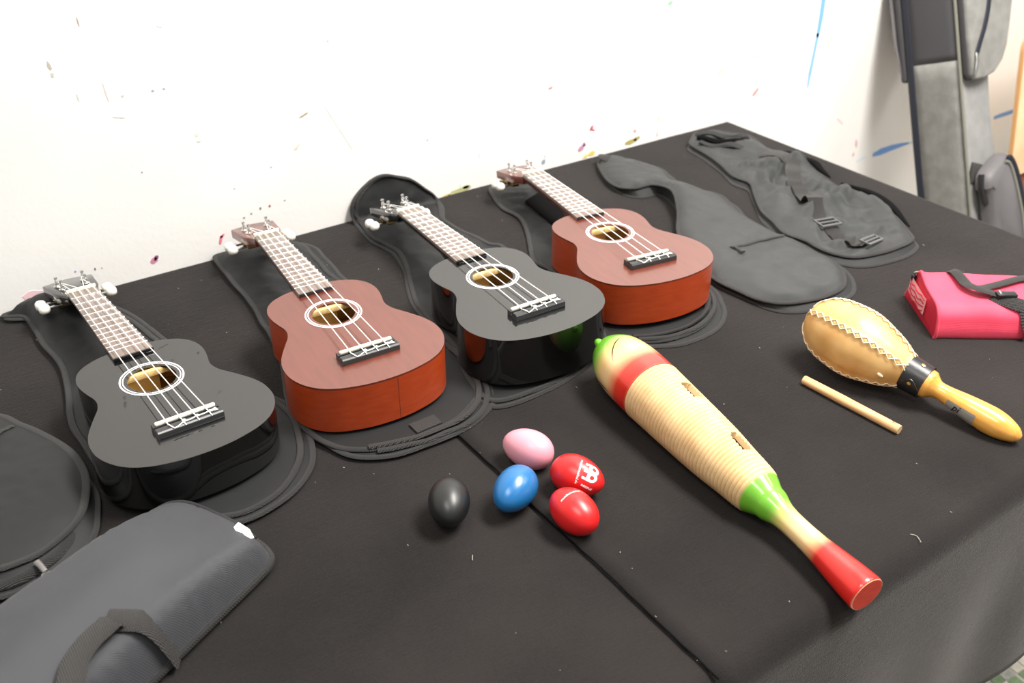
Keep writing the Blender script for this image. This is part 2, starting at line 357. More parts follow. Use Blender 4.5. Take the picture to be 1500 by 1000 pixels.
marks = [(-1.26, .315, .0022, .005, .2, (170, 165, 145)), (-1.259, .303, .002, .003, 0, (190, 188, 180)), (-1.215, .362, .0008, .006, .1, (165, 140, 125)),
 (-.93, .188, .007, .0014, .35, (150, 125, 95)), (-1.091, .191, .004, .0025, .2, (222, 220, 196)), (-1.09, .181, .003, .0012, 0, (200, 205, 195)),
 (-1.183, .020, .006, .0042, .5, (196, 96, 130)), (-1.179, .024, .0035, .003, .6, (110, 40, 90)), (-1.181, .021, .0018, .0016, 0, (235, 235, 240)),
 (-1.082, .026, .0025, .0075, -.35, (226, 88, 112)), (-1.079, .031, .004, .0022, .6, (226, 96, 118)), (-1.351, .016, .013, .006, .15, (245, 190, 198)),
 (-.472, .149, .0045, .0018, .2, (206, 92, 92)), (-.375, .058, .0055, .0025, .9, (184, 40, 60)), (-.372, .054, .005, .0016, -.5, (190, 50, 70)),
 (-.397, .024, .0085, .0050, .45, (176, 112, 148)), (-.391, .030, .003, .004, .2, (140, 80, 130)), (-.372, .0085, .0075, .0045, .1, (214, 190, 60)), (-.386, .006, .006, .0035, .2, (222, 204, 90)),
 (-.276, .011, .0145, .0048, .15, (168, 150, 62)), (-.262, .015, .008, .0035, .25, (150, 132, 60)), (-.268, .031, .0028, .003, 0, (214, 120, 110)), (-.21, .043, .002, .003, 0, (236, 224, 150)),
 (-.483, .016, .0035, .005, -.2, (116, 130, 146)), (-.48, .026, .001, .003, -.3, (160, 172, 180)), (.055, .049, .0105, .0040, .75, (224, 120, 112)),
 (-.054, .109, .010, .0022, .5, (226, 190, 160)), (.0, .116, .009, .0018, .55, (232, 196, 170)), (.05, .122, .012, .003, .1, (240, 222, 196)), (.085, .119, .012, .004, -.2, (242, 230, 210)),
 (-.206, .258, .0055, .004, 0, (120, 205, 140)), (.184, .208, .010, .010, .3, (206, 202, 200)), (.264, .119, .006, .012, -.3, (246, 222, 200)), (.428, -.14, .0040, .010, .3, (206, 150, 156)), (.424, -.165, .003, .005, .3, (200, 140, 150)),
 (.35, -.07, .016, .003, -.6, (238, 206, 206)), (-.66, .003, .022, .0055, .10, (150, 148, 84)), (-.648, .0075, .007, .003, .1, (120, 130, 70)), (-.69, .000, .010, .003, .25, (206, 176, 90)),
 (-.56, .008, .006, .006, .4, (204, 180, 96)), (-.575, .0, .006, .004, .2, (160, 140, 70)), (-1.015, .060, .0016, .0022, 0, (96, 84, 60)), (-1.03, .055, .0016, .0014, 0, (120, 100, 80)), (-1.0, .06, .0018, .002, 0, (150, 60, 60)),
 (-1.042, .051, .0016, .0016, 0, (150, 130, 110)), (-.975, .063, .0015, .0012, 0, (160, 150, 130)), (-1.05, .036, .0014, .0014, 0, (150, 130, 110)), (-1.06, .012, .0013, .0014, 0, (150, 120, 110)),
 (-1.29, .034, .0016, .0013, 0, (140, 140, 210)), (-1.264, .030, .0013, .002, 0, (90, 80, 90)), (-1.255, .029, .0008, .001, 0, (120, 110, 110)), (-1.372, .004, .0014, .002, .4, (60, 60, 100)),
 (-1.14, .262, .0018, .0016, 0, (150, 150, 160)), (-1.18, .262, .002, .0015, .3, (190, 188, 180)), (-1.125, .262, .0016, .0014, 0, (150, 150, 150)), (-1.175, .154, .0012, .0012, 0, (150, 140, 150)),
 (-1.2, .27, .0008, .012, .12, (240, 196, 186)), (-1.19, .235, .008, .0007, -.25, (236, 196, 190)), (-.948, .14, .003, .002, .2, (240, 190, 176)), (-.944, .144, .004, .0012, .6, (236, 200, 170)),
 (-1.115, .345, .004, .003, 0, (226, 228, 240)), (-.72, .107, .003, .0016, 0, (190, 200, 230)), (-.62, .16, .0014, .0014, 0, (190, 185, 180)), (-.88, .29, .0016, .0016, 0, (190, 188, 186)), (-.62, .06, .0018, .005, 0, (200, 226, 240)),
 (-.66, .012, .0014, .003, 0, (190, 235, 205)), (-1.33, .36, .0015, .0012, 0, (160, 155, 150)), (-1.05, .10, .0014, .0012, 0, (180, 176, 170)), (-.99, .12, .0012, .0014, 0, (170, 166, 170)), (.03, .02, .0015, .0014, 0, (190, 170, 160)),
 (-.47, .20, .0012, .0012, 0, (186, 180, 170)), (-.05, .25, .0012, .0012, 0, (200, 180, 170)), (-1.235, .27, .0009, .006, .1, (206, 206, 206)), (-.21, .012, .0022, .006, 0, (226, 180, 180))]
for i, q in enumerate(marks): blob(*q[:5], q[5], i)

def wall_strip(pts, hw, col, seed, name):
    mb = MB(); n = len(pts); v = []
    for i, (x, z) in enumerate(pts):
        a = Vector(pts[min(i + 1, n - 1)]) - Vector(pts[max(i - 1, 0)]); a.normalize(); h = hw[i] * (1 + .35 * nz(x, z, 40, seed))
        for sg in (1, -1): v.append((x - a.y * h * sg, WALLY - 0.0004, z + TZ + a.x * h * sg))
        for sg in (1, -1): v.append((x - a.y * h * sg * 1.05, WALLY + 0.0005, z + TZ + a.x * h * sg * 1.05))
    f = []
    for i in range(n - 1):
        o = i * 4; p = o + 4
        f += [(o, o + 1, p + 1, p), (o, p, p + 2, o + 2), (o + 1, o + 3, p + 3, p + 1)]
    mb.add(v, f); return mb.build(name, paint(col), wall)
wall_strip([(-.886, .199), (-.873, .173), (-.860, .146), (-.849, .122)], [.0085] * 4, (246, 243, 230), 9, 'cream_tape')
wall_strip([(.221, .26), (.221, .209), (.2225, .18), (.222, .146), (.221, .135)], [.006, .0065, .006, .006, .003], (84, 160, 228), 1, 'blue_paint_stripe')
wall_strip([(.2215, .143), (.2195, .10), (.217, .06), (.217, .029)], [.0045, .004, .004, .002], (96, 170, 232), 2, 'blue_paint_stripe')
wall_strip([(.217, .03), (.218, -.03), (.222, -.093), (.223, -.16)], [.0022, .0012, .0012, .0008], (176, 212, 240), 3, 'blue_paint_stripe')
wall_strip([(.50, -.1835), (.53, -.1815), (.57, -.180), (.61, -.181), (.637, -.182)], [.004, .0075, .008, .0065, .002], (62, 124, 214), 4, 'blue_paint_stripe')
wall_strip([(.63, -.182), (.66, -.1835), (.69, -.184)], [.0022, .002, .001], (150, 190, 235), 5, 'blue_paint_stripe')
wall_strip([(.44, -.186), (.46, -.184), (.478, -.184)], [.002, .0035, .001], (200, 220, 240), 6, 'blue_paint_stripe')
wall_strip([(1.0, -.188), (1.03, -.1875), (1.09, -.187), (1.16, -.187)], [.004, .006, .006, .004], (70, 124, 205), 7, 'blue_paint_stripe')

# ------------------------------------------------------------------ table and its two black cloths
tb = thing('folding_table', 'folding table standing hidden under the two black felt cloths against the wall', 'table', (-1.3, -0.5, -TZ))
mb = MB().box(-1.4, 1.28, -0.46, 0.485, TZ - 0.034, TZ - 0.0045); mb.build('table_top', m_tabletop, tb, bevel=0.004)
for sx in (-1.3, 1.0):
    for sy in (-0.22, 0.42): MB().tube([(sx, sy, 0), (sx, sy, TZ - 0.034)], 0.014, 12).build('leg', m_metal, tb)

def cloth(x0, x1, right_drop, z0, name, label):
    rad = 0.026; Yf = -0.992; hem = 0.440
    def arc(s, edge, sgn):      # s: distance past the start of the bend
        a = s / rad
        if s <= 0: return edge - sgn * rad + sgn * s, 0.0
        if a < PI / 2: return edge - sgn * rad + sgn * rad * math.sin(a), -rad * (1 - math.cos(a))
        return edge, -rad - (s - rad * PI / 2)
    ys = [0.002] + [0.0 - 0.02 * k for k in range(int(0.94 / 0.02))] + [Yf + rad + 0.018 - 0.006 * k for k in range(4)]
    sy = [None] * len(ys)
    ss = [rad * PI / 2 * k / 8 for k in range(1, 9)] + [rad * PI / 2 + k * (hem - rad) / 26 for k in range(1, 27)]
    rows = [(y, 0.0, 0.0) for y in ys] + [(arc(s, Yf, -1)[0], arc(s, Yf, -1)[1], s) for s in ss]
    xs = list(np.arange(x0, x1 - rad if right_drop else x1, 0.02)) + ([] if right_drop else [x1])
    cols = [(x, 0.0, 0.0) for x in xs]
    if right_drop:
        cols += [(x1 - rad, 0.0, 0.0)] + [(arc(s, x1, 1)[0], arc(s, x1, 1)[1], s) for s in [q * (1 if q < rad * 1.6 else .6) for q in ss] if s < .27]
    v = []; f = []; nc = len(cols)
    for (y, zy, sy_) in rows:
        for (x, zx, sx_) in cols:
            z = min(zx, zy); yy, xx = y, x
            if sy_ > 0.05:
                k = sm(0.03, 0.3, sy_); yy += k * (0.004 * math.sin(x * 11 + 3 * sy_) + 0.0022 * math.sin(x * 31 - 5 * sy_)) + 0.055 * max(0, sy_ - .03)
            if sx_ > 0.05:
                k = sm(0.03, 0.3, sx_); xx += k * 0.010 * math.sin(y * 15 + 4 * sx_)
            if z == 0: z += 0.0006 * nz(x, y, 9, 3) - 0.0006
            v.append((xx, yy, z + z0))
    for i in range(len(rows) - 1):
        for j in range(nc - 1):
            a = i * nc + j; f.append((a, a + 1, a + nc + 1, a + nc))
    mb = MB(); mb.add(v, f)
    o = mb.build(name, m_felt, None, ang=180)
    mod = o.modifiers.new('thickness', 'SOLIDIFY'); mod.thickness = 0.0022; mod.offset = -1
    o.location = (0, 0, TZ)
    tag(o, label, 'tablecloth')
    return o
SEAMX = -1.027
cl_r = cloth(SEAMX, 0.0, True, 0.0015, 'tablecloth', 'black felt cloth on the right half of the table under the guiro and maraca')
cl_l = cloth(-2.75, SEAMX + 0.03, False, -0.0022, 'tablecloth', 'black felt cloth on the left half of the table, under the black egg')
# raw edge of the right cloth over the left, blackened for its shadow line
pts = [(SEAMX + 0.0022 * nz(y, 0, 8, 5) + .0009 * nz(y, 0, 50, 5), y, 0.0008) for y in np.arange(-0.004, -0.985, -0.006)]
MB().tube(pts, 0.0009, 6).build('shadowed_raw_edge', m_dark, cl_r)

# ------------------------------------------------------------------ ukuleles
half = [(0, .1785), (.018, .178), (.032, .1758), (.045, .171), (.057, .1635), (.066, .152), (.0705, .137), (.0705, .122), (.0678, .107), (.0648, .095), (.0645, .085),
        (.068, .073), (.075, .061), (.083, .047), (.090, .033), (.0945, .018), (.0955, .004), (.0943, -.009), (.0895, -.023), (.0815, -.036), (.0705, -.0465), (.056, -.0545), (.040, -.0595), (.022, -.0632), (0, -.0645)]
outl = half + [(-x, y) for x, y in reversed(half[1:-1])]
OUT = spline(outl, 4)
def inset(poly, d):
    n = len(poly); out = []
    for i in range(n):
        a = Vector(poly[i - 1]); b = Vector(poly[(i + 1) % n]); t = (b - a).normalized(); nn = Vector((-t.y, t.x))
        out.append((poly[i][0] - nn.x * d, poly[i][1] - nn.y * d))
    return out
_ar = sum(OUT[i - 1][0] * OUT[i][1] - OUT[i][0] * OUT[i - 1][1] for i in range(len(OUT)))
INS = lambda d: inset(OUT, d if _ar < 0 else -d) if False else inset(OUT, (-d if _ar > 0 else d))
NUT = 0.346; HC = 0.0993; HR = 0.0265
def ring(mb, r0, r1, z0, z1, cy, n=64):
    v = []
    for k in range(n):
        th = 2 * PI * k / n; c_, s_ = math.cos(th), math.sin(th)
        v += [(r0 * c_, cy + r0 * s_, z0), (r0 * c_, cy + r0 * s_, z1), (r1 * c_, cy + r1 * s_, z1), (r1 * c_, cy + r1 * s_, z0)]
    f = []
    for k in range(n):
        a = 4 * k; b = 4 * ((k + 1) % n)
        for q in range(4): f.append((a + q, a + (q + 1) % 4, b + (q + 1) % 4, b + q))
    mb.add(v, f)
def plate(outer, hole, z0, z1):
    # flat plate with a hole, via constrained triangulation
    no = len(outer); nh = len(hole); pts = [Vector(p) for p in outer] + [Vector(p) for p in hole]
    ed = [(i, (i + 1) % no) for i in range(no)] + [(no + i, no + (i + 1) % nh) for i in range(nh)]
    vv, ee, ff, *_ = delaunay_2d_cdt(pts, ed, [], 0, 1e-7)
    cx, cy = np.mean([p[0] for p in hole]), np.mean([p[1] for p in hole]); hr = math.hypot(hole[0][0] - cx, hole[0][1] - cy)
    poly = outer
    def inside(x, y):
        c = False; n = len(poly)
        for i in range(n):
            x1, y1 = poly[i]; x2, y2 = poly[i - 1]
            if (y1 > y) != (y2 > y) and x < (x2 - x1) * (y - y1) / (y2 - y1) + x1: c = not c
        return c
    F = []
    for q in ff:
        mx = sum(vv[i].x for i in q) / len(q); my = sum(vv[i].y for i in q) / len(q)
        if math.hypot(mx - cx, my - cy) < hr * 0.999 or not inside(mx, my): continue
        F.append(tuple(q))
    n = len(vv); V = [(p.x, p.y, z1) for p in vv] + [(p.x, p.y, z0) for p in vv]
    FF = F + [tuple(i + n for i in reversed(q)) for q in F]
    cnt = {}
    for q in F:
        for a, b in zip(q, q[1:] + q[:1]): cnt[(a, b)] = 1
    for (a, b) in list(cnt):
        if (b, a) not in cnt: FF.append((b, a, a + n, b + n))
    return V, FF

def ukulele(k, loc, rot3, depth, mt, ms, gloss, label):
    ya, pi_, ro = rot3
    rot = Matrix.Rotation(ya, 3, 'Z') @ Matrix.Rotation(pi_, 3, 'X') @ Matrix.Rotation(ro, 3, 'Y')
    t = thing('ukulele', label, 'ukulele', loc, rot, 'ukuleles lying on their cases')
    hole = [(HR * math.cos(2 * PI * i / 56), HC + HR * math.sin(2 * PI * i / 56)) for i in range(56)]
    mb = MB(); mb.add(*plate(OUT, hole, -0.0024, 0.0)); top = mb.build('soundboard', mt, t, ang=30)
    # soundboard rim rounded slightly by a thin edge strip, then the sides (double walled) and the back
    I2 = INS(0.0022); n = len(OUT); v = []; f = []; mi = []
    for P, z in ((OUT, -0.0024), (OUT, -depth + 0.002), (INS(0.0018), -depth)): v += [(x, y, z) for x, y in P]
    for P, z in ((I2, -0.0024), (I2, -depth + 0.0035)): v += [(x, y, z) for x, y in P]
    for a in range(2):
        for i in range(n): f.append((a * n + i, a * n + (i + 1) % n, (a + 1) * n + (i + 1) % n, (a + 1) * n + i)); mi.append(0)
    for i in range(n): f.append((3 * n + i, 4 * n + i, 4 * n + (i + 1) % n, 3 * n + (i + 1) % n)); mi.append(1)
    for i in range(n): f.append((i, 3 * n + i, 3 * n + (i + 1) % n, (i + 1) % n)); mi.append(0)
    mb = MB(); mb.v = v; mb.f = f; mb.mi = mi; mb.build('side', [ms, m_inner], t, ang=35)
    mb = MB(); v = [(x, y, -depth + 0.003) for x, y in INS(0.0021)] + [(x, y, -depth) for x, y in INS(0.0021)]
    mb.add(v, [tuple(range(n))], 1); mb.add(v, [tuple(range(n, 2 * n))] + [(i, (i + 1) % n, n + (i + 1) % n, n + i) for i in range(n)], 0)
    mb.build('back', [ms, m_inner], t, smooth=False)
    MB().box(-0.026, 0.020, 0.143, 0.1735, -depth + 0.003, -0.0024).build('neck_block', m_inner, t, bevel=0.001)
    MB().box(-0.060, 0.060, 0.118, 0.124, -0.010, -0.0024).build('brace', m_inner, t, bevel=0.001)
    if k == 1: MB().tube([(0.010, -0.0642, -0.003), (0.010, -0.0642, -depth + 0.003)], 0.0003, 6).build('side_seam', m_red, t)
    ring(q := MB(), 0.0330, 0.0348, -0.0005, 0.00025, HC); rs = q.build('rosette', m_ring, t)
    ring(q := MB(), 0.0302, 0.0314, -0.0005, 0.00025, HC); q.build('rosette', m_ring, t)
    # neck, fingerboard, nut, frets
    def wid(y): return 0.0175 + (0.0228 - 0.0175) * (NUT - y) / 0.19
    v = []; f = []; ny = 14; nn = 11
    for i in range(ny + 1):
        y = 0.172 + (NUT + 0.004 - 0.172) * i / ny; hw = wid(y) - 0.0006; dp = 0.0145 + 0.010 * sm(0.215, 0.172, y) + 0.004 * sm(0.325, 0.35, y) * 0
        dp += (depth * 0.72 - 0.0145) * sm(0.205, 0.176, y)
        for k in range(nn):
            th = PI * k / (nn - 1); v.append((hw * math.cos(th), y, 0.0 - dp * math.sin(th) ** 0.8))
    for i in range(ny):
        for k in range(nn - 1): a = i * nn + k; f.append((a, a + 1, a + nn + 1, a + nn))
        f.append((i * nn, (i + 1) * nn, (i + 1) * nn + nn - 1, i * nn + nn - 1))
    f.append(tuple(range(nn))); f.append(tuple(reversed([ny * nn + k for k in range(nn)])))
    MB().add(v, f).build('neck', mt, t, ang=50)
    ye = NUT - 0.1895
    fb = MB(); fb.prism([(-wid(ye), ye), (wid(ye), ye), (wid(NUT), NUT - 0.001), (-wid(NUT), NUT - 0.001)], 0.0002, 0.005)
    fo = fb.build('fingerboard', m_fret, t, bevel=0.0004)
    if gloss:
        MB().box(-wid(ye) - 0.0004, wid(ye) + 0.0004, ye - 0.0016, ye + 0.0004, 0.0, 0.0046).build('fingerboard_end', m_black, t, bevel=0.0005)
    else:
        MB().box(-wid(ye), wid(ye), ye - 0.0010, ye + 0.0002, 0.0, 0.0046).build('fingerboard_end', m_bridge, t, bevel=0.0004)
    for q in range(1, 13):
        y = NUT * 2 ** (-q / 12.0); hw = wid(y) + 0.0002
        MB().tube([(-hw, y, 0.0051), (hw, y, 0.0051)], 0.00072, 8, ry=0.0008, up=(0, 0, 1)).build('fret', m_fretw, t)
    MB().box(-0.0181, 0.0181, NUT - 0.001, NUT + 0.0032, 0.0, 0.0078).build('nut', m_bone, t, bevel=0.0008)
    # headstock, tilted back
    tilt = math.radians(-9)
    def H(x, dy, z): return (x, NUT + 0.002 + dy * math.cos(tilt) - z * math.sin(tilt), -0.0012 + dy * math.sin(tilt) + z * math.cos(tilt))
    hp = [(-.0178, 0), (-.0188, .006), (-.0235, .014), (-.0272, .022), (-.0286, .034), (-.0300, .050), (-.0315, .066), (-.0320, .0715), (-.022, .0735), (-.011, .0768), (0, .0790),
          (.011, .0768), (.022, .0735), (.0320, .0715), (.0315, .066), (.0300, .050), (.0286, .034), (.0272, .022), (.0235, .014), (.0188, .006), (.0178, 0)]
    nh = len(hp); v = [H(x, y, 0) for x, y in hp] + [H(x, y, -0.0125) for x, y in hp]
    f = [tuple(range(nh)), tuple(reversed(range(nh, 2 * nh)))] + [(i, nh + i, nh + (i + 1) % nh, (i + 1) % nh) for i in range(nh)]
    hd = MB().add(v, f).build('headstock', mt, t, ang=30, bevel=0.0012)
    posts = []
    for sx in (-1, 1):
        for dy, xx in ((0.034, 0.0150), (0.052, 0.0168)):
            p = MB(); x = sx * xx
            ax = [Vector(H(x, dy, z)) for z in (0, 0.0014, 0.0016, 0.0030, 0.0032, 0.0085, 0.0092, 0.0110, 0.0118, 0.0138)]
            p.tube(ax, [0.0048, 0.0050, 0.0034, 0.0032, 0.0024, 0.0024, 0.0017, 0.0017, 0.0026, 0.0022], 16)
            tn = p.build('tuner', m_metal, t, ang=50)
            g = MB(); g.tube([H(sx * (xx - 0.004), dy, -0.0175), H(sx * (xx + 0.007), dy, -0.0175)], [0.0052, 0.0052], 12); g.build('gear_housing', m_brass, tn, ang=50)
            g = MB(); g.tube([H(sx * (xx + 0.005), dy, -0.0185), H(sx * 0.0375, dy, -0.0185)], 0.0017, 8); g.build('shaft', m_metal, tn)
            g = MB(); pr = [(0, .001), (.0008, .0040), (.0035, .0064), (.0075, .0072), (.0112, .0066), (.0138, .0044), (.0145, .0008)]
            m4 = [(Vector(H(sx * (0.0355 + a), dy, -0.0185)), r) for a, r in pr]
            g.tube([a for a, r in m4], [r for a, r in m4], 18, ry=0.0050 if False else None); g.build('tuner_button', m_knob, tn, ang=80)
            posts.append((sx, dy, x))
    # bridge and saddle
    mb = MB()
    prof = [(0.0035, 0.0), (0.0035, 0.0066), (-0.0036, 0.0066), (-0.0036, 0.0032), (-0.0068, 0.0032), (-0.0080, 0.0078), (-0.0150, 0.0078), (-0.0172, 0.0062), (-0.0176, 0.0)]
    nb = len(prof); xs_ = [-0.0352, 0.0352]
    v = [(x, y, z) for x in xs_ for y, z in prof]
    mb.add(v, [tuple(range(nb)), tuple(range(nb, 2 * nb))] + [(i, (i + 1) % nb, nb + (i + 1) % nb, nb + i) for i in range(nb)])
    mb.build('bridge', m_bridge, t, bevel=0.0005, ang=30)
    MB().box(-0.0322, 0.0322, -0.0020, 0.0020, 0.0050, 0.0095).build('saddle', m_bone, t, bevel=0.0012, bseg=3)
    sxs = [-0.0213, -0.0069, 0.0072, 0.0211]; nxs = [-0.0131, -0.0044, 0.0044, 0.0131]
    order = [0, 1, 3, 2]
    tgt = [(-1, 0.034), (-1, 0.052), (1, 0.052), (1, 0.034)]
    for i in range(4):
        sx, dy = tgt[i]; px = sx * (0.0150 if dy < 0.04 else 0.0168) - sx * 0.002
        pts = [(sxs[i], -0.0035, 0.0086), (sxs[i], 0.0, 0.0098), (nxs[i], NUT, 0.0082), (nxs[i], NUT + 0.003, 0.0078), H(px, dy, 0.0060)]
        MB().tube(pts, 0.00058, 6).build('string', m_string, t)
    # knotted string ends along the tie block
    kp = [(sxs[0], -0.0035, 0.0086), (sxs[0] + .0008, -0.0062, 0.0068), (sxs[0] + .0003, -0.0095, 0.0088), (sxs[0] + .0022, -0.0152, 0.0085), (sxs[0] + .004, -0.0166, 0.0072), (sxs[0] + .008, -0.0162, 0.0078),
          (sxs[1], -0.0140, 0.0090), (sxs[1] + .008, -0.0135, 0.0090), (sxs[2], -0.0122, 0.0090), (sxs[2] + .008, -0.0122, 0.0090), (sxs[3], -0.0112, 0.0090), (sxs[3] + .009, -0.0105, 0.0088)]
    mb = MB(); mb.tube(spline(kp, 4, False), 0.00065, 6)
    for i in (1, 2, 3):
        a = [(sxs[i], -0.0035, 0.0086), (sxs[i] + .0012, -0.0058, 0.0066), (sxs[i] + .0004, -0.0092, 0.0088), (sxs[i] + .0014, -0.0112, 0.0094), (sxs[i] + .0002, -0.0138, 0.0094), (sxs[i] + .0012, -0.0172, 0.0066)]
        mb.tube(spline(a, 4, False), 0.00065, 6)
        mb.tube(spline([(sxs[i] - .001, -0.0128, 0.0096), (sxs[i] + .0015, -0.0118, 0.0104), (sxs[i] + .003, -0.0138, 0.0094)], 4, False), 0.00075, 6)
    mb.tube([(sxs[2], -0.0128, .0092), (sxs[3], -0.0120, .0094), (sxs[3] + .0095, -0.0128, .0088)], 0.0006, 6)
    mb.tube([(sxs[3], -0.0116, .0094), (sxs[3] + .0085, -0.0085, .0088)], 0.0006, 6)
    mb.build('string_ends', m_string, t)
    return t
UK = [((-1.29076, -.46099, .06233), (.04437, -.00783, .01681)), ((-1.07616, -.4539, .06753), (-.07407, .00035, -.01307)),
      ((-.86418, -.49042, .07355), (-.0614, -.0212, -.01703)), ((-.65602, -.46585, .06894), (-.16152, -.02019, -.0086))]
LB = ['glossy black ukulele nearest the left edge, on an open case behind the grey bag', 'red-brown ukulele between the two glossy black ones, left of the other red-brown one',
      'glossy black ukulele between the two red-brown ones, just left of the fish-shaped guiro head', 'red-brown ukulele right of both black ones, beside the flat empty case']
DP = [0.0545, 0.0605, 0.0640, 0.0600]
for k in range(4):
    gl = k in (0, 2)
    ukulele(k, UK[k][0], UK[k][1], DP[k], m_black if gl else m_brown, m_black if gl else m_brownside, gl, LB[k])

# ------------------------------------------------------------------ soft cases
def poly_dist(P, q):
    # distance from points q (n,2) to closed polyline P
    P = np.array(P); A = P; B = np.roll(P, -1, 0); best = np.full(len(q), 1e9)
    for a, b in zip(A, B):
        ab = b - a; L = ab @ ab + 1e-12; t = np.clip(((q - a) @ ab) / L, 0, 1); d = np.linalg.norm(q - a - t[:, None] * ab, axis=1); best = np.minimum(best, d)
    return best
def fill(outline, step, seed):
    P = np.array(outline); rng = np.random.RandomState(seed)
    x0, y0 = P.min(0); x1, y1 = P.max(0)
    gx, gy = np.meshgrid(np.arange(x0, x1, step), np.arange(y0, y1, step)); g = np.stack([gx.ravel(), gy.ravel()], 1) + rng.uniform(-.25, .25, (gx.size, 2)) * step
    c = np.zeros(len(g), bool)
    for i in range(len(P)):
        ax, ay = P[i]; bx, by = P[i - 1]
        if ay == by: continue
        m = ((ay > g[:, 1]) != (by > g[:, 1])) & (g[:, 0] < (bx - ax) * (g[:, 1] - ay) / (by - ay) + ax); c ^= m
    g = g[c]; g = g[poly_dist(P, g) > step * 0.45]
    pts = [Vector(p) for p in P] + [Vector(p) for p in g]; n = len(P)
    vv, ee, ff, *_ = delaunay_2d_cdt(pts, [(i, (i + 1) % n) for i in range(n)], [], 1, 1e-7)
    V = np.array([(p.x, p.y) for p in vv]); return V, [tuple(q) for q in ff]
def bag_height(V, P, h, wdt, amp, nsc, seed, flats, base, ridge=None):
    d = poly_dist(P, V); z = np.zeros(len(V))
    for i, (x, y) in enumerate(V):
        e = 1 - math.exp(-d[i] / wdt); e2 = 1 - math.exp(-d[i] / 0.012)
        wv = nz(x, y, nsc, seed) + 0.5 * nz(x, y, nsc * 2.3, seed + 3) + 0.7 * (0.5 - abs(nz(x, y, nsc * 1.4, seed + 9)) * 2)
        q = base + h * e + amp * e2 * wv + e2 * .0011 * (0.5 - abs(nz(x, y, nsc * 3.6, seed + 21)) * 2.4)
        if ridge: q += ridge(x, y) * e2
        m = 1.0
        for (cx, cy, r) in flats: m *= sm(r, r + 0.03, math.hypot(x - cx, y - cy))
        z[i] = max(0.0028, 0.0036 * (1 - m) + q * m)
    return z
def case(name, label, outline, h=0.004, wdt=0.02, amp=0.003, nsc=22, seed=1, flats=(), step=0.007, back_shift=(0, 0), back_grow=0.004, mt=None, edge=0.0042, post=None, ridge=None,
         group='black ukulele cases', lift=0.0, n=5, bind=True, arch=None):
    P = [(p[0], p[1]) for p in spline(outline, n)]
    cx, cy = np.mean(P, 0); t = thing(name, label, 'case', (cx, cy, 0), None, group)
    post = post or (lambda x, y, z: (x, y, z))
    L = lambda x, y, z: (lambda q: (q[0] - cx, q[1] - cy, q[2]))(post(x, y, z))
    mt = mt or m_nylon
    arch = arch or (lambda x, y: 0)
    V, F = fill(P, step, seed); z = bag_height(V, P, h, wdt, amp, nsc, seed, flats, 0.0034 + lift, ridge) + np.array([arch(x, y) for x, y in V])
    el = lambda x, y: 0.0034 + lift + arch(x, y) + 0.0028 * max(0, nz(x, y, 20, seed + 5)) * (min([1] + [sm(r, r + .02, math.hypot(x - a, y - b)) for a, b, r in flats]))
    v = [L(x, y, z[i]) for i, (x, y) in enumerate(V)]
    for i in range(len(P)): v[i] = L(P[i][0], P[i][1], el(*P[i]))
    MB().add(v, F).build('front_panel', mt, t, ang=180)
    # back panel and its own edge, slightly out of register with the front
    nP = len(P); Q = inset(P, back_grow if sum(P[i - 1][0] * P[i][1] - P[i][0] * P[i - 1][1] for i in range(nP)) > 0 else -back_grow)
    Q = [(x + back_shift[0] + 0.003 * nz(x, y, 16, seed + 8), y + back_shift[1] + 0.003 * nz(x, y, 16, seed + 12)) for x, y in Q]
    v = [L(x, y, 0.0018) for x, y in Q] + [L(P[i][0], P[i][1], el(*P[i]) - 0.0008) for i in range(nP)]
    mb = MB(); mb.add(v, [(i, (i + 1) % nP, nP + (i + 1) % nP, nP + i) for i in range(nP)]); mb.build('gusset', m_nylon, t, ang=60)
    if bind:
        MB().tube([L(x, y, el(x, y) + 0.0003) for x, y in P], edge, 8, closed=True, ry=0.0021, up=(0, 0, 1)).build('binding', m_bind, t, ang=80)
        MB().tube([L(x, y, 0.0020) for x, y in Q], edge * 0.9, 8, closed=True, ry=0.0018, up=(0, 0, 1)).build('binding', m_bind, t, ang=80)
    return t, L, (V, z), P
def zs(data, x, y):
    V, z = data; i = np.argmin((V[:, 0] - x) ** 2 + (V[:, 1] - y) ** 2); return z[i]
def flats_for(k):
    (x, y, _), (ya, _, _) = UK[k]; c_, s_ = math.cos(ya), math.sin(ya)
    g = lambda a, b: (x + a * c_ - b * s_, y + a * s_ + b * c_)
    return [g(0, .016) + (.102,), g(0, .125) + (.078,), g(0, .07) + (.08,)]

b1 = [(-1.392, -.010), (-1.37, -.03), (-1.366, -.076), (-1.366, -.116), (-1.361, -.157), (-1.36, -.189), (-1.364, -.222), (-1.370, -.256), (-1.377, -.289), (-1.381, -.321), (-1.379, -.357), (-1.378, -.39),
      (-1.374, -.43), (-1.362, -.47), (-1.345, -.51), (-1.325, -.540), (-1.30, -.556), (-1.278, -.563), (-1.252, -.560), (-1.228, -.549), (-1.202, -.525), (-1.188, -.503), (-1.178, -.476), (-1.170, -.446),
      (-1.170, -.419), (-1.176, -.395), (-1.19, -.36), (-1.205, -.32), (-1.22, -.28), (-1.235, -.23), (-1.246, -.18), (-1.251, -.148), (-1.262, -.10), (-1.278, -.05), (-1.30, -.008)]
c1 = case('ukulele_case', 'flat black cloth ukulele case under the leftmost black ukulele', b1, h=.004, amp=.003, seed=3, flats=flats_for(0), back_shift=(.006, -.006), ridge=lambda x, y: .026 * sm(-.12, -.045, y))
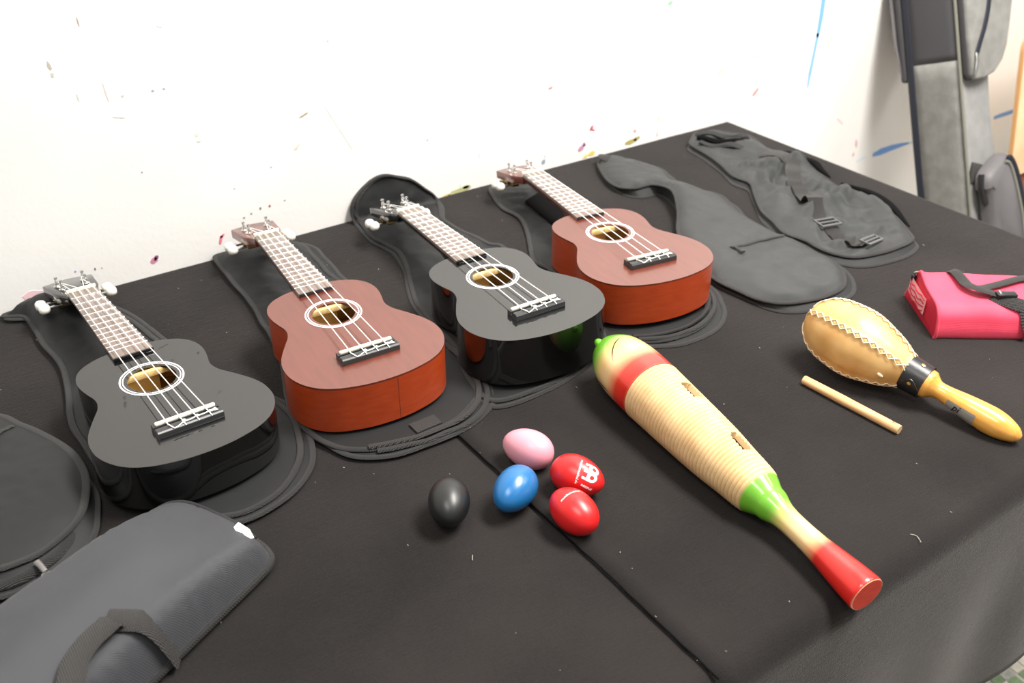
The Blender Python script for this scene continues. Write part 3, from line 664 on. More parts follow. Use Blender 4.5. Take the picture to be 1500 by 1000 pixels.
b2 = [(-1.09, .0), (-1.098, -.011), (-1.102, -.064), (-1.104, -.108), (-1.104, -.142), (-1.108, -.188), (-1.114, -.224), (-1.117, -.259), (-1.126, -.303), (-1.133, -.333), (-1.15, -.38), (-1.165, -.43),
      (-1.165, -.48), (-1.155, -.515), (-1.138, -.535), (-1.111, -.550), (-1.077, -.555), (-1.045, -.556), (-1.019, -.552), (-1.0, -.545), (-.973, -.528), (-.962, -.51), (-.955, -.495), (-.948, -.47), (-.942, -.44),
      (-.940, -.41), (-.943, -.38), (-.955, -.34), (-.97, -.29), (-.975, -.23), (-.978, -.17), (-.98, -.142), (-.977, -.112), (-.975, -.074), (-.972, -.045), (-.985, -.02), (-1.02, -.006), (-1.06, -.001)]
c2 = case('ukulele_case', 'flat black cloth ukulele case under the left red-brown ukulele, webbing tab at its tail', b2, h=.004, amp=.003, seed=5, flats=flats_for(1), back_shift=(.008, -.012), ridge=lambda x, y: .010 * sm(-.12, -.03, y))
b3 = [(-.862, -.02), (-.871, -.08), (-.865, -.113), (-.862, -.144), (-.875, -.189), (-.895, -.236), (-.916, -.287), (-.922, -.321), (-.929, -.368), (-.932, -.403), (-.94, -.443), (-.955, -.475), (-.962, -.505),
      (-.965, -.531), (-.955, -.548), (-.92, -.553), (-.87, -.552), (-.82, -.535), (-.785, -.50), (-.775, -.45), (-.78, -.40), (-.775, -.33), (-.745, -.27), (-.722, -.215), (-.733, -.197), (-.737, -.165), (-.744, -.135),
      (-.746, -.103), (-.744, -.073), (-.722, -.030), (-.719, -.004), (-.737, .015), (-.758, .034), (-.779, .043), (-.80, .051), (-.817, .051), (-.834, .043), (-.857, .025), (-.864, .004)]
def lean(x, y, z, yb=-0.022, r=0.014):
    s = y - yb
    if s <= 0: return (x, y, z)
    a = min(s / r, 1.35); yy = yb + r * math.sin(a); zz = r * (1 - math.cos(a)); e = max(0, s - r * 1.35)
    yy += e * math.cos(1.35); zz += e * math.sin(1.35)
    return (x, min(yy - z * math.sin(a), WALLY - 0.004), zz + z * math.cos(a))
c3 = case('ukulele_case', 'flat black cloth ukulele case under the right black ukulele, propped up the wall', b3, h=.004, amp=.003, seed=8, flats=flats_for(2), back_shift=(-.002, -.003), post=lean)
b4 = [(-.614, -.022), (-.631, -.063), (-.641, -.101), (-.639, -.131), (-.644, -.161), (-.664, -.202), (-.686, -.239), (-.709, -.281), (-.706, -.323), (-.72, -.37), (-.74, -.43), (-.75, -.485), (-.762, -.516),
      (-.735, -.538), (-.719, -.548), (-.695, -.560), (-.661, -.562), (-.626, -.555), (-.595, -.536), (-.575, -.512), (-.561, -.488), (-.556, -.45), (-.562, -.40), (-.575, -.34), (-.575, -.28), (-.55, -.21), (-.53, -.15),
      (-.52, -.09), (-.53, -.04), (-.56, -.012), (-.59, -.008)]
c4 = case('ukulele_case', 'flat black cloth ukulele case under the right red-brown ukulele, with layered folds', b4, h=.004, amp=.003, seed=13, flats=flats_for(3), back_shift=(.008, -.012))
b5 = [(-.37, -.032), (-.348, -.04), (-.341, -.065), (-.325, -.108), (-.326, -.146), (-.346, -.188), (-.345, -.213), (-.327, -.249), (-.321, -.286), (-.342, -.338), (-.350, -.39), (-.352, -.439), (-.346, -.457),
      (-.351, -.505), (-.352, -.541), (-.366, -.570), (-.392, -.594), (-.418, -.603), (-.452, -.603), (-.488, -.596), (-.514, -.582), (-.527, -.559), (-.532, -.529), (-.536, -.495), (-.530, -.460), (-.515, -.42),
      (-.495, -.375), (-.470, -.335), (-.435, -.298), (-.400, -.248), (-.388, -.208), (-.393, -.182), (-.422, -.178), (-.436, -.157), (-.433, -.124), (-.417, -.085), (-.395, -.048)]
c5 = case('ukulele_case', 'flat empty black ukulele case with a zipped pocket beside the right red-brown ukulele', b5, h=.012, wdt=.008, amp=.0030, nsc=15, seed=21, arch=lambda x, y: .017 * math.exp(-((y + .245) / .065) ** 2) * sm(-.33, -.39, x), back_shift=(.006, -.010), lift=.006, mt=mat('lit_black_nylon', lin(39, 41, 41), .48, spec=.55, ntype='weave', bump=.4, bscale=420, sheen=.06))  # same black nylon as the rest, its grazing brightness put into the colour
t5, L5, d5, _ = c5
zpts = [(-.462, -.439), (-.43, -.443), (-.40, -.449), (-.364, -.454)]
MB().ribbon([L5(x, y, zs(d5, x, y) + .0012) for x, y in spline(zpts, 4, False)], .007, .002).build('pocket_zipper', m_bind, t5)
pl = MB(); pl.tube([L5(-.459, -.441, zs(d5, -.459, -.441) + .004), L5(-.459, -.452, zs(d5, -.459, -.452) + .004), L5(-.462, -.464, zs(d5, -.46, -.464) + .004)], [.0022, .003, .0036], 8, ry=.0014, up=(0, 0, 1)); pl.build('zip_puller', m_plastic, t5)
# tongue of cloth folded over at the neck end
MB().ribbon([L5(x, y, zz) for x, y, zz in spline([(-.366, -.036, .012), (-.378, -.040, .020), (-.384, -.052, .021), (-.38, -.064, .016)], 4, False)], .022, .004).build('folded_edge', m_bind, t5)

b6 = [(-.138, -.031), (-.103, -.039), (-.086, -.065), (-.065, -.094), (-.072, -.127), (-.091, -.171), (-.091, -.199), (-.083, -.224), (-.080, -.267), (-.096, -.288), (-.113, -.333), (-.122, -.37), (-.115, -.403),
      (-.116, -.436), (-.132, -.480), (-.156, -.516), (-.177, -.548), (-.191, -.560), (-.229, -.566), (-.274, -.562), (-.311, -.550), (-.328, -.525), (-.332, -.499), (-.331, -.472), (-.336, -.434), (-.319, -.396),
      (-.302, -.355), (-.263, -.303), (-.233, -.264), (-.234, -.227), (-.215, -.176), (-.201, -.132), (-.193, -.089), (-.186, -.065), (-.161, -.045)]
def rid6(x, y):
    r = 0
    for (ax, ay, bx, by, hh, ww) in ((-.20, -.21, -.10, -.26, .010, .012), (-.22, -.30, -.13, -.24, -.008, .010), (-.28, -.42, -.16, -.40, .008, .014), (-.17, -.33, -.13, -.50, .010, .012), (-.31, -.50, -.20, -.535, .007, .010), (-.25, -.34, -.20, -.26, .006, .01)):
        ab = np.array((bx - ax, by - ay)); t = min(1, max(0, ((x - ax) * ab[0] + (y - ay) * ab[1]) / (ab @ ab))); d = math.hypot(x - ax - t * ab[0], y - ay - t * ab[1]); r += 1.7 * hh * math.exp(-(d / (ww * .7)) ** 2)
    return r
c6 = case('ukulele_case', 'crumpled black ukulele case with strap and buckle, in the far table corner', b6, h=.009, wdt=.009, amp=.010, nsc=18, seed=34, back_shift=(-.006, -.010), lift=.006, mt=MATS['lit_black_nylon'], ridge=rid6)
t6, L6, d6, _ = c6
st = [(-.128, -.264), (-.166, -.295), (-.206, -.340), (-.233, -.384), (-.260, -.426), (-.272, -.463), (-.277, -.49), (-.276, -.515), (-.271, -.537)]
MB().ribbon([L6(x, y, zs(d6, x, y) + .003 + .002 * math.sin(i * .5)) for i, (x, y) in enumerate(spline(st, 5, False))], .025, .0025).build('shoulder_strap', m_web, t6)
def frame_buckle(name, cx, cy, z, w_, h_, rt, parent, L, mt):
    c_, s_ = math.cos(rt), math.sin(rt); P = []
    for a, b in ((-1, -1), (1, -1), (1, 1), (-1, 1)):
        P.append(L(cx + a * w_ * c_ - b * h_ * s_, cy + a * w_ * s_ + b * h_ * c_, z))
    mb = MB(); mb.tube(P, .0026, 8, closed=True, ry=.0018, up=(0, 0, 1)); mb.tube([L(cx - w_ * c_, cy - w_ * s_, z), L(cx + w_ * c_, cy + w_ * s_, z)], .0018, 8)
    return mb.build(name, mt, parent)
mbuck = mat('grey_plastic_buckle', lin(92, 92, 92), .35)
frame_buckle('buckle', -.2725, -.462, zs(d6, -.27, -.46) + .008, .017, .011, -.25, t6, L6, mbuck)
frame_buckle('strap_clasp', -.267, -.541, zs(d6, -.267, -.541) + .008, .016, .008, .02, t6, L6, mbuck)
# bundled neck end: rolled folds of cloth, and a loose dark flap
fl = [[(-.158, -.050), (-.12, -.070), (-.098, -.106), (-.085, -.118)], [(-.172, -.066), (-.142, -.092), (-.118, -.128), (-.098, -.150)], [(-.183, -.085), (-.16, -.115), (-.14, -.145), (-.118, -.180)]]
for i, q in enumerate(fl):
    MB().tube([L6(x, y, .016 + .004 * math.sin(k * .7 + i)) for k, (x, y) in enumerate(spline(q, 5, False))], [.005 + .0035 * math.sin(PI * min(1, k / 14)) for k in range(len(spline(q, 5, False)))], 10, ry=.006, up=(0, 0, 1)).build('rolled_fold', m_nylon if i != 1 else m_dark, t6)
MB().ribbon([L6(x, y, z_) for x, y, z_ in spline([(-.128, -.190, .018), (-.118, -.212, .024), (-.118, -.240, .026), (-.126, -.268, .020)], 5, False)], .034, .004).build('loose_flap', m_web, t6)
MB().ribbon([L6(x, y, z_) for x, y, z_ in spline([(-.098, -.215, .022), (-.100, -.236, .026), (-.108, -.262, .022)], 5, False)], .012, .006).build('flap_opening_shade', m_dark, t6)  # solid black ribbon standing in for the shade inside the flap
for q6 in ([(-.083, -.222), (-.077, -.245), (-.080, -.270), (-.094, -.296), (-.108, -.328)], [(-.112, -.355), (-.108, -.385), (-.106, -.410), (-.112, -.440), (-.127, -.474), (-.146, -.504), (-.164, -.532)]):
    sp6 = spline(q6, 5, False); n6 = len(sp6)
    MB().tube([L6(x + .005, y, .013) for x, y in sp6], [.0015 + .0065 * math.sin(PI * i / (n6 - 1)) for i in range(n6)], 8, ry=.005, up=(0, 0, 1)).build('zip_gap_shade', m_dark, t6)  # black tubes along the edge, painted shade of the gap between the panels

# webbing tab at the tail of case 2; pocket squares inside cases 2 and 4
t2, L2, d2, _ = c2
tab = MB(); q = [L2(x, y, .0062) for x, y in ((-1.067, -.531), (-1.034, -.531), (-1.034, -.549), (-1.067, -.550))]
tab.add(q + [(a, b, c_ - .002) for a, b, c_ in q], [(0, 1, 2, 3), (4, 7, 6, 5), (0, 4, 5, 1), (1, 5, 6, 2), (2, 6, 7, 3), (3, 7, 4, 0)]); tab.build('webbing_tab', m_web, t2)
t4, L4, d4, _ = c4
pk = MB(); q = [L4(x, y, .0125) for x, y in ((-.603, -.108), (-.545, -.085), (-.560, -.215), (-.622, -.222))]
pk.add(q + [(a, b, c_ - .006) for a, b, c_ in q], [(0, 1, 2, 3), (4, 7, 6, 5), (0, 4, 5, 1), (1, 5, 6, 2), (2, 6, 7, 3), (3, 7, 4, 0)]); pk.build('inner_pocket', m_dark, t4, bevel=.002)
for i, off in enumerate((.004, .012)):
    q = [(-.735, -.528), (-.700, -.544), (-.661, -.548), (-.625, -.541), (-.594, -.522), (-.574, -.500), (-.563, -.475)]
    MB().tube([L4(x * 1 + off * .4, y - off + .002 * nz(x, y, 40, i), .0085 - .002 * i) for x, y in spline(q, 5, False)], .0036, 8, ry=.0026, up=(0, 0, 1)).build('cloth_fold', m_bind if i else m_nylon, t4)
for i, off in enumerate((.0, .010)):
    q = [(-1.125, -.543), (-1.08, -.556), (-1.045, -.558), (-1.015, -.556), (-.99, -.546), (-.966, -.522), (-.951, -.490), (-.944, -.455), (-.942, -.42)]
    MB().tube([L2(x + off * .6, y - off * .9 + .0015 * nz(x, y, 40, i), .0065 - .002 * i) for x, y in spline(q, 5, False)], .0038, 8, ry=.0024, up=(0, 0, 1)).build('zip_tape', m_bind if i else m_web, t2)

# case at the left edge (only its tail is in view)
b7 = [(-1.445, -.273), (-1.433, -.297), (-1.42, -.321), (-1.405, -.356), (-1.396, -.391), (-1.395, -.426), (-1.401, -.454), (-1.412, -.483), (-1.43, -.504), (-1.452, -.518), (-1.471, -.524), (-1.50, -.522),
      (-1.54, -.50), (-1.585, -.455), (-1.63, -.39), (-1.64, -.33), (-1.62, -.28), (-1.58, -.25), (-1.53, -.235), (-1.48, -.245)]
c7 = case('ukulele_case', 'plump black ukulele case with a zip, cut off by the left edge', b7, h=.010, wdt=.02, amp=.002, nsc=14, seed=41, back_shift=(0, -.022), back_grow=.002, lift=.012, edge=.0045)
t7, L7, d7, _ = c7
MB().ribbon([L7(x, y, .0095 + .002 * nz(x, y, 50, 2)) for x, y in spline([(-1.397, -.44), (-1.405, -.468), (-1.418, -.496), (-1.438, -.52), (-1.460, -.534), (-1.49, -.540), (-1.53, -.528)], 5, False)], .010, .003, up=(.2, -.7, .7)).build('zipper', m_bind, t7)
pz = MB(); pz.tube([L7(-1.466, -.533, .016), L7(-1.464, -.539, .015), L7(-1.462, -.546, .012)], [.0035, .003, .0028], 10, ry=.002, up=(0, 0, 1))
pz.tube([L7(-1.462 + .0045 * math.cos(a), -.551 + .0045 * math.sin(a), .011) for a in np.linspace(0, 2 * PI, 14)[:-1]], .0011, 6, closed=True); pz.build('zip_puller', mat('grey_puller', lin(120, 118, 116), .35, metal=.5), t7)
MB().ribbon([L7(x, y, zs(d7, x, y) + .001) for x, y in spline([(-1.475, -.335), (-1.462, -.322), (-1.447, -.31), (-1.437, -.303)], 4, False)], .006, .002).build('pocket_zipper', m_bind, t7)

# ------------------------------------------------------------------ grey padded bag at the lower left
b8 = [(-1.75, -.690), (-1.62, -.632), (-1.5, -.590), (-1.42, -.559), (-1.365, -.539), (-1.338, -.535), (-1.316, -.545), (-1.298, -.572), (-1.286, -.605), (-1.280, -.632), (-1.285, -.647), (-1.305, -.660), (-1.36, -.688), (-1.42, -.719), (-1.5, -.763),
      (-1.6, -.82), (-1.72, -.89)]
def grey_bag():
    P = [tuple(p) for p in spline(b8, 6)]; cx, cy = -1.42, -.64
    t = thing('instrument_bag', 'long charcoal nylon bag with a webbing handle, in the lower left corner', 'bag', (cx, cy, 0))
    def zf(x, y):
        dd_ = float(poly_dist(P, np.array([[x, y]]))[0]); e = 1 - max(0, 1 - dd_ / .022) ** 2.4
        ax, ay, bx, by = -1.318, -.565, -1.62, -.745
        ab = np.array((bx - ax, by - ay)); tt = min(1.2, max(0, ((x - ax) * ab[0] + (y - ay) * ab[1]) / (ab @ ab))); dd = math.hypot(x - ax - tt * ab[0], y - ay - tt * ab[1])
        dent = .0045 * math.exp(-((math.hypot(x + 1.292, y + .628)) / .012) ** 2)
        tip = sm(0, .13, math.hypot(x + 1.30, y + .575))
        return .004 + e * (.030 + .018 * tip + .010 * tip * math.exp(-(dd / .035) ** 2) - .06 * max(0, dd - .03)) + e * (.0022 * nz(x, y, 16, 2) + .0010 * nz(x, y, 40, 4)) - dent
    V, F = fill(P, .006, 4); v = [(x - cx, y - cy, zf(x, y)) for x, y in V]
    MB().add(v, F).build('shell', m_nylon2, t, ang=180)
    nP = len(P); MB().tube([(x - cx, y - cy, .0045) for x, y in P], .0040, 8, closed=True).build('lower_seam', m_bind, t)
    H = zf
    q = spline([(-1.366, -.5475), (-1.346, -.5455), (-1.328, -.551), (-1.312, -.566), (-1.301, -.588), (-1.293, -.612), (-1.289, -.628)], 8, False)
    MB().tube([(x - cx, y - cy, H(x, y) + .0004) for x, y in q], .0022, 8).build('end_piping', m_bind, t)
    q = spline([(-1.436, -.683), (-1.428, -.687), (-1.418, -.692), (-1.409, -.697), (-1.402, -.701)], 6, False)
    ll = [(x - cx, y - cy, H(x, y) + .0020) for x, y in q] + [(-1.3965 - cx, -.7045 - cy, .018), (-1.3925 - cx, -.7070 - cy, .003)]
    MB().ribbon(ll, .024, .0026, side=(.484, .875, 0)).build('webbing_band', m_web, t)
    q = spline([(-1.430, -.688), (-1.440, -.694), (-1.454, -.702), (-1.468, -.716), (-1.477, -.736), (-1.492, -.772)], 6, False)
    MB().ribbon([(x - cx, y - cy, max(H(x, y) + .0025, .060 - .004 * (i < 3))) for i, (x, y) in enumerate(q)], .022, .0028).build('webbing_handle', m_web, t)
    q = [(-1.3005, -.613), (-1.297, -.638)]
    tg = MB(); p = [(-1.3035 - cx, -.616 - cy), (-1.2975 - cx, -.612 - cy), (-1.2915 - cx, -.624 - cy), (-1.2925 - cx, -.637 - cy), (-1.3045 - cx, -.634 - cy)]; zt = H(-1.298, -.626) + .002
    tg.add([(a, b, zt + (.001 if i in (0, 1) else -.002)) for i, (a, b) in enumerate(p)] + [(a, b, zt - .0008 + (.001 if i in (0, 1) else -.002)) for i, (a, b) in enumerate(p)],
           [tuple(range(5)), tuple(range(9, 4, -1))] + [(i, (i + 1) % 5, 5 + (i + 1) % 5, 5 + i) for i in range(5)]); tg.build('white_tag', m_white, t, smooth=False)
    return t
grey_bag()

# ------------------------------------------------------------------ egg shakers
EA, EB = .02979, .02107
def egg(name, x, y, ya, k, mt, label):
    t = thing('egg_shaker', label, 'egg shaker', (x, y, 0), Matrix.Rotation(ya, 3, 'Z'), 'egg shakers')
    prof = []
    for i in range(1, 40):
        th = PI * i / 40; s = -math.cos(th); prof.append((s * EA, EB * math.sin(th) * (1 + k * s)))
    mx = max(r for s, r in prof)
    prof = [(-EA * .9995, EB * .012)] + prof + [(EA * .9995, EB * .012)]
    MB().lathe(prof, 48, 'x', (0, 0, EB)).build('shell', mt, t, ang=180)
    rs = [r for s, r in prof]; 
    MB().lathe([(-.00025, np.interp(0, [p[0] for p in prof], rs) - .0004), (-.00015, np.interp(0, [p[0] for p in prof], rs) + .00006), (.00015, np.interp(0, [p[0] for p in prof], rs) + .00006), (.00025, np.interp(0, [p[0] for p in prof], rs) - .0004)], 48, 'x', (0, 0, EB)).build('mould_seam', mt, t)
    return t
def egg_project(P, ya, k):
    # P relative to the egg centre, world axes -> local point on the shell, scaled radially
    P = Matrix.Rotation(-ya, 3, 'Z') @ Vector(P); lo, hi = 0.2, 3.0
    for _ in range(40):
        m = (lo + hi) / 2; q = P * m; sn = max(-1, min(1, q.x / EA)); r = math.hypot(q.y, q.z)
        if abs(q.x) < EA and r < EB * math.sqrt(1 - sn * sn) * (1 + k * sn): lo = m
        else: hi = m
    q = P * (lo * 1.006); return (q.x, q.y, q.z + EB)
r_ = math.radians
egg('egg', -1.1082, -.6844, r_(57.6), .055, m_eggk, 'black egg shaker, left of the blue one')
egg('egg', -1.0427, -.7053, r_(27.2), .114, m_eggb, 'blue egg shaker between the black and the red ones')
egg('egg', -.9926, -.6587, r_(-66.9), .098, m_eggp, 'pale pink egg shaker behind the blue one')
e1 = egg('egg', -.9770, -.7249, r_(-65.6), -.142, m_eggr, 'red egg shaker showing a large white logo')
e2 = egg('egg', -1.0134, -.7655, r_(-88.2), .018, m_eggr, 'red egg shaker without the big logo, in front of the other red one')
def on_egg(name, parent, v2, f, O, ex, ey, ya, k, sub=True):
    ex = Vector(ex).normalized(); ey = Vector(ey); ey = (ey - ex * ey.dot(ex)).normalized(); O = Vector(O)
    mb = MB(); bm = bmesh.new(); vs = [bm.verts.new((p[0], p[1], 0)) for p in v2]
    for q in f:
        try: bm.faces.new([vs[i] for i in q])
        except ValueError: pass
    if sub:
        bmesh.ops.triangulate(bm, faces=bm.faces); long = [e for e in bm.edges if e.calc_length() > .002]
        bmesh.ops.subdivide_edges(bm, edges=long, cuts=2); bmesh.ops.triangulate(bm, faces=bm.faces)
    bm.verts.index_update()
    V = [egg_project(O + ex * p.co.x + ey * p.co.y, ya, k) for p in bm.verts]; F = [tuple(q.index for q in p.verts) for p in bm.faces]; bm.free()
    return mb.add(V, F).build(name, m_print, parent, ang=180)
def logo2d():
    V = []; F = []
    def add(v, f): o = len(V); V.extend(v); F.extend([tuple(i + o for i in q) for q in f])
    def rg(cx, cy, r0, r1, n=28):
        v = []
        for i in range(n):
            a = 2 * PI * i / n; v += [(cx + r0 * math.cos(a), cy + r0 * math.sin(a)), (cx + r1 * math.cos(a), cy + r1 * math.sin(a))]
        add(v, [(2 * i, 2 * i + 1, (2 * i + 3) % (2 * n), (2 * i + 2) % (2 * n)) for i in range(n)])
    def bar(x0, x1, y0, y1, n=5):
        v = []
        for i in range(n + 1): x = x0 + (x1 - x0) * i / n; v += [(x, y0), (x, y1)]
        add(v, [(2 * i, 2 * i + 2, 2 * i + 3, 2 * i + 1) for i in range(n)])
    rg(0, .0046, .0024, .0056); rg(0, -.0046, .0024, .0056)
    bar(-.0102, -.001, .0071, .0102); bar(-.0102, -.0030, -.0016, .0016); bar(-.0102, -.001, -.0102, -.0071); bar(-.0056, -.0030, -.0085, .0085)
    return V, F
ya1 = r_(-65.6); V2, F2 = logo2d()
on_egg('printed_logo', e1, V2, F2, (.0045, -.0193, .0134), (.0085, -.0077, -.0062), (.0064, .0052, .0038), ya1, -.142)
tv, tf = text_mesh('MEINL', .0043, .00012); w_ = max(p[0] for p in tv); tv = [(p[0] * .0128 / w_, p[1]) for p in tv]
on_egg('printed_lettering', e1, tv, tf, (-.0109, -.0180, .0054), (.0085, -.0077, -.0062), (.0064, .0052, .0038), ya1, -.142)
tv, tf = text_mesh('musikmeinl.de', .0034, .00005); w_ = max(p[0] for p in tv); tv = [(p[0] * .0256 / w_, p[1]) for p in tv]
on_egg('printed_lettering', e1, tv, tf, (.0027, -.0016, .0207), (-.01746, -.0121, -.01339), (.0085, -.0077, -.0062), ya1, -.142)
on_egg('printed_lettering', e2, tv, tf, (-.0133, .0036, .0160), (.0237, -.0001, .0058), (0, 1, .1), r_(-88.2), .018)

# ------------------------------------------------------------------ fish-shaped guiro
def guiro():
    A = Vector((-.8191, -.584, .0432)); u = Vector((-.10200034, -.99300335, -.0595002))
    t = thing('fish_guiro', 'wooden fish-shaped guiro sprayed green, yellow and red with a ribbed bare middle', 'guiro', A, axes(u))
    gS = [-.0125, -.011, -.008, -.0034, .0161, .041, .0647, .0862, .1, .15, .2, .235, .26, .271, .285, .293, .305, .3127, .32, .336, .345, .358, .38, .40, .417, .4195]
    gR = [0, .009, .0145, .0212, .0325, .0373, .0383, .0380, .0373, .0353, .0328, .0294, .0272, .0252, .0192, .0180, .0140, .0128, .0123, .0123, .0126, .0134, .0158, .0178, .0188, .0178]
    # smooth radius through the samples
    gr = spline([(s, r) for s, r in zip(gS, gR)], 8, False); gs_ = np.array([p[0] for p in gr]); gq = np.array([p[1] for p in gr])
    gs_ = np.maximum.accumulate(gs_); rad = lambda s: float(np.interp(s, gs_, gq))
    # angle phi measured from -y (right side as seen from the head looking down the axis) towards +z
    def pt(s, phi, r): return (s, -r * math.cos(phi), r * math.sin(phi))
    n = 72; S0, S1 = .0874, .2716; NR = 36; per = 8; holes = [(.1376, r_(111.5), .0140, r_(13.5)), (.2258, r_(107.5), .0135, r_(12.5))]
    head = [-.0125] + [float(x) for x in np.linspace(-.0115, S0, 34)]
    MB().lathe([(s, max(rad(s), .0006)) for s in head] + [(S0, rad(S0) - .006)], 64, 'x').build('head', m_guiro, t, ang=60)
    hs = [float(x) for x in np.linspace(S1, .4175, 60)]
    MB().lathe([(S1, rad(S1) - .006)] + [(s, rad(s)) for s in hs] + [(.4190, rad(.4175) - .0006), (.4194, rad(.4175) - .0012)], 64, 'x').build('handle', m_guiro, t, ang=50)
    MB().lathe([(.4188, rad(.4175) - .0011), (.4196, rad(.4175) - .0011), (.4197, .0005)], 48, 'x').build('foot_face', mat('matte_red_end_grain', lin(176, 44, 30), .75, spec=.2, col2=lin(190, 58, 40), nscale=60, stretch=(1, 1, 8)), t, ang=50)
    MB().tube([(.4193, (rad(.4175) - .0010) * math.cos(a_), (rad(.4175) - .0010) * math.sin(a_)) for a_ in np.linspace(0, 2 * PI, 41)[:-1]], .0003, 6, closed=True).build('worn_rim', m_stick, t)
    ns = NR * per; v = []; f = []; mi = []
    for i in range(ns + 1):
        s = S0 + (S1 - S0) * i / ns; ph = (i % per) / per; g = 0.0019 * (abs(math.sin(PI * ph)) ** 0.55) - .0016
        for k in range(n): v.append(pt(s, 2 * PI * k / n, rad(s) + g))
    for i in range(ns + 1):
        s = S0 + (S1 - S0) * i / ns
        for k in range(n): v.append(pt(s, 2 * PI * k / n, rad(s) - .0065))
    N = (ns + 1) * n; rem = set()
    for i in range(ns):
        s = S0 + (S1 - S0) * (i + .5) / ns
        for k in range(n):
            ph = 2 * PI * (k + .5) / n
            for (hs_, hp, ha, hb) in holes:
                dp = (ph - hp + PI) % (2 * PI) - PI
                if ((s - hs_) / ha) ** 4 + (dp / hb) ** 4 < 1: rem.add((i, k))
    I = lambda i, k: i * n + k % n
    for i in range(ns):
        for k in range(n):
            if (i, k) in rem:
                for (di, dk, a, b) in ((-1, 0, I(i, k), I(i, k + 1)), (1, 0, I(i + 1, k), I(i + 1, k + 1)), (0, -1, I(i, k), I(i + 1, k)), (0, 1, I(i, k + 1), I(i + 1, k + 1))):
                    if (i + di, (k + dk) % n) not in rem: f.append((a, b, b + N, a + N)); mi.append(0)
                continue
            f.append((I(i, k), I(i, k + 1), I(i + 1, k + 1), I(i + 1, k))); mi.append(0)
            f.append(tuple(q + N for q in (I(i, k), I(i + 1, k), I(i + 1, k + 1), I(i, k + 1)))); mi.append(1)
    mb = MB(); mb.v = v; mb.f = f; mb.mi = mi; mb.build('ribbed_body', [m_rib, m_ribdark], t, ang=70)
    # carved mouth lines and nose
    for q in ([(.0513, 37.75), (.0439, 43.), (.0382, 48.8), (.0327, 55.8), (.0265, 66.9), (.0231, 77.5), (.0208, 87), (.0196, 100)], [(.030, -19), (.0348, -18.4), (.0475, -16.0), (.058, -17.5)]):
        pts = [pt(s, r_(a), rad(s) - .0002) for s, a in spline(q, 5, False)]; m = len(pts)
        MB().tube(pts, [.0007 * max(.25, min(1, 3 * min(i, m - 1 - i) / m)) for i in range(m)], 6).build('mouth_line', m_dark, t)
    a = pt(-.0035, r_(45), .0185); 
    MB().lathe([(-.0045, .0010), (-.0040, .0028), (-.002, .0044), (.001, .0054), (.004, .0056), (.008, .0050)], 20, 'x', (a[0] - .004, a[1] * .93, a[2] * .93)).build('nose', m_guiro, t, ang=90)
    return t
guiro()

# ------------------------------------------------------------------ scraper stick
a = Vector((-.6245, -.7235, .0061)); b = Vector((-.6135, -.8535, .0059)); L_ = (b - a).length
t = thing('scraper_stick', 'short pale wooden scraper stick in front of the maraca head', 'stick', a, axes(b - a))
MB().lathe([(0, .0050), (.0004, .0056), (L_ * .45, .0060), (L_ * .52, .0058), (L_ - .0004, .0056), (L_, .0052)], 20, 'x').build('shaft', m_stick, t, ang=40)
MB().lathe([(L_ - .0001, .0050), (L_ + .0002, .0050)], 20, 'x').build('end_face', m_stickend, t)
tv, tf = text_mesh('n', .006)
mb = MB(); mb.tube([(L_ - .012, .0022, .0053), (L_ - .009, .0018, .0055), (L_ - .010, -.0008, .0057), (L_ - .006, .0010, .0057)], .00025, 5); mb.build('pencil_mark', m_ink, t)

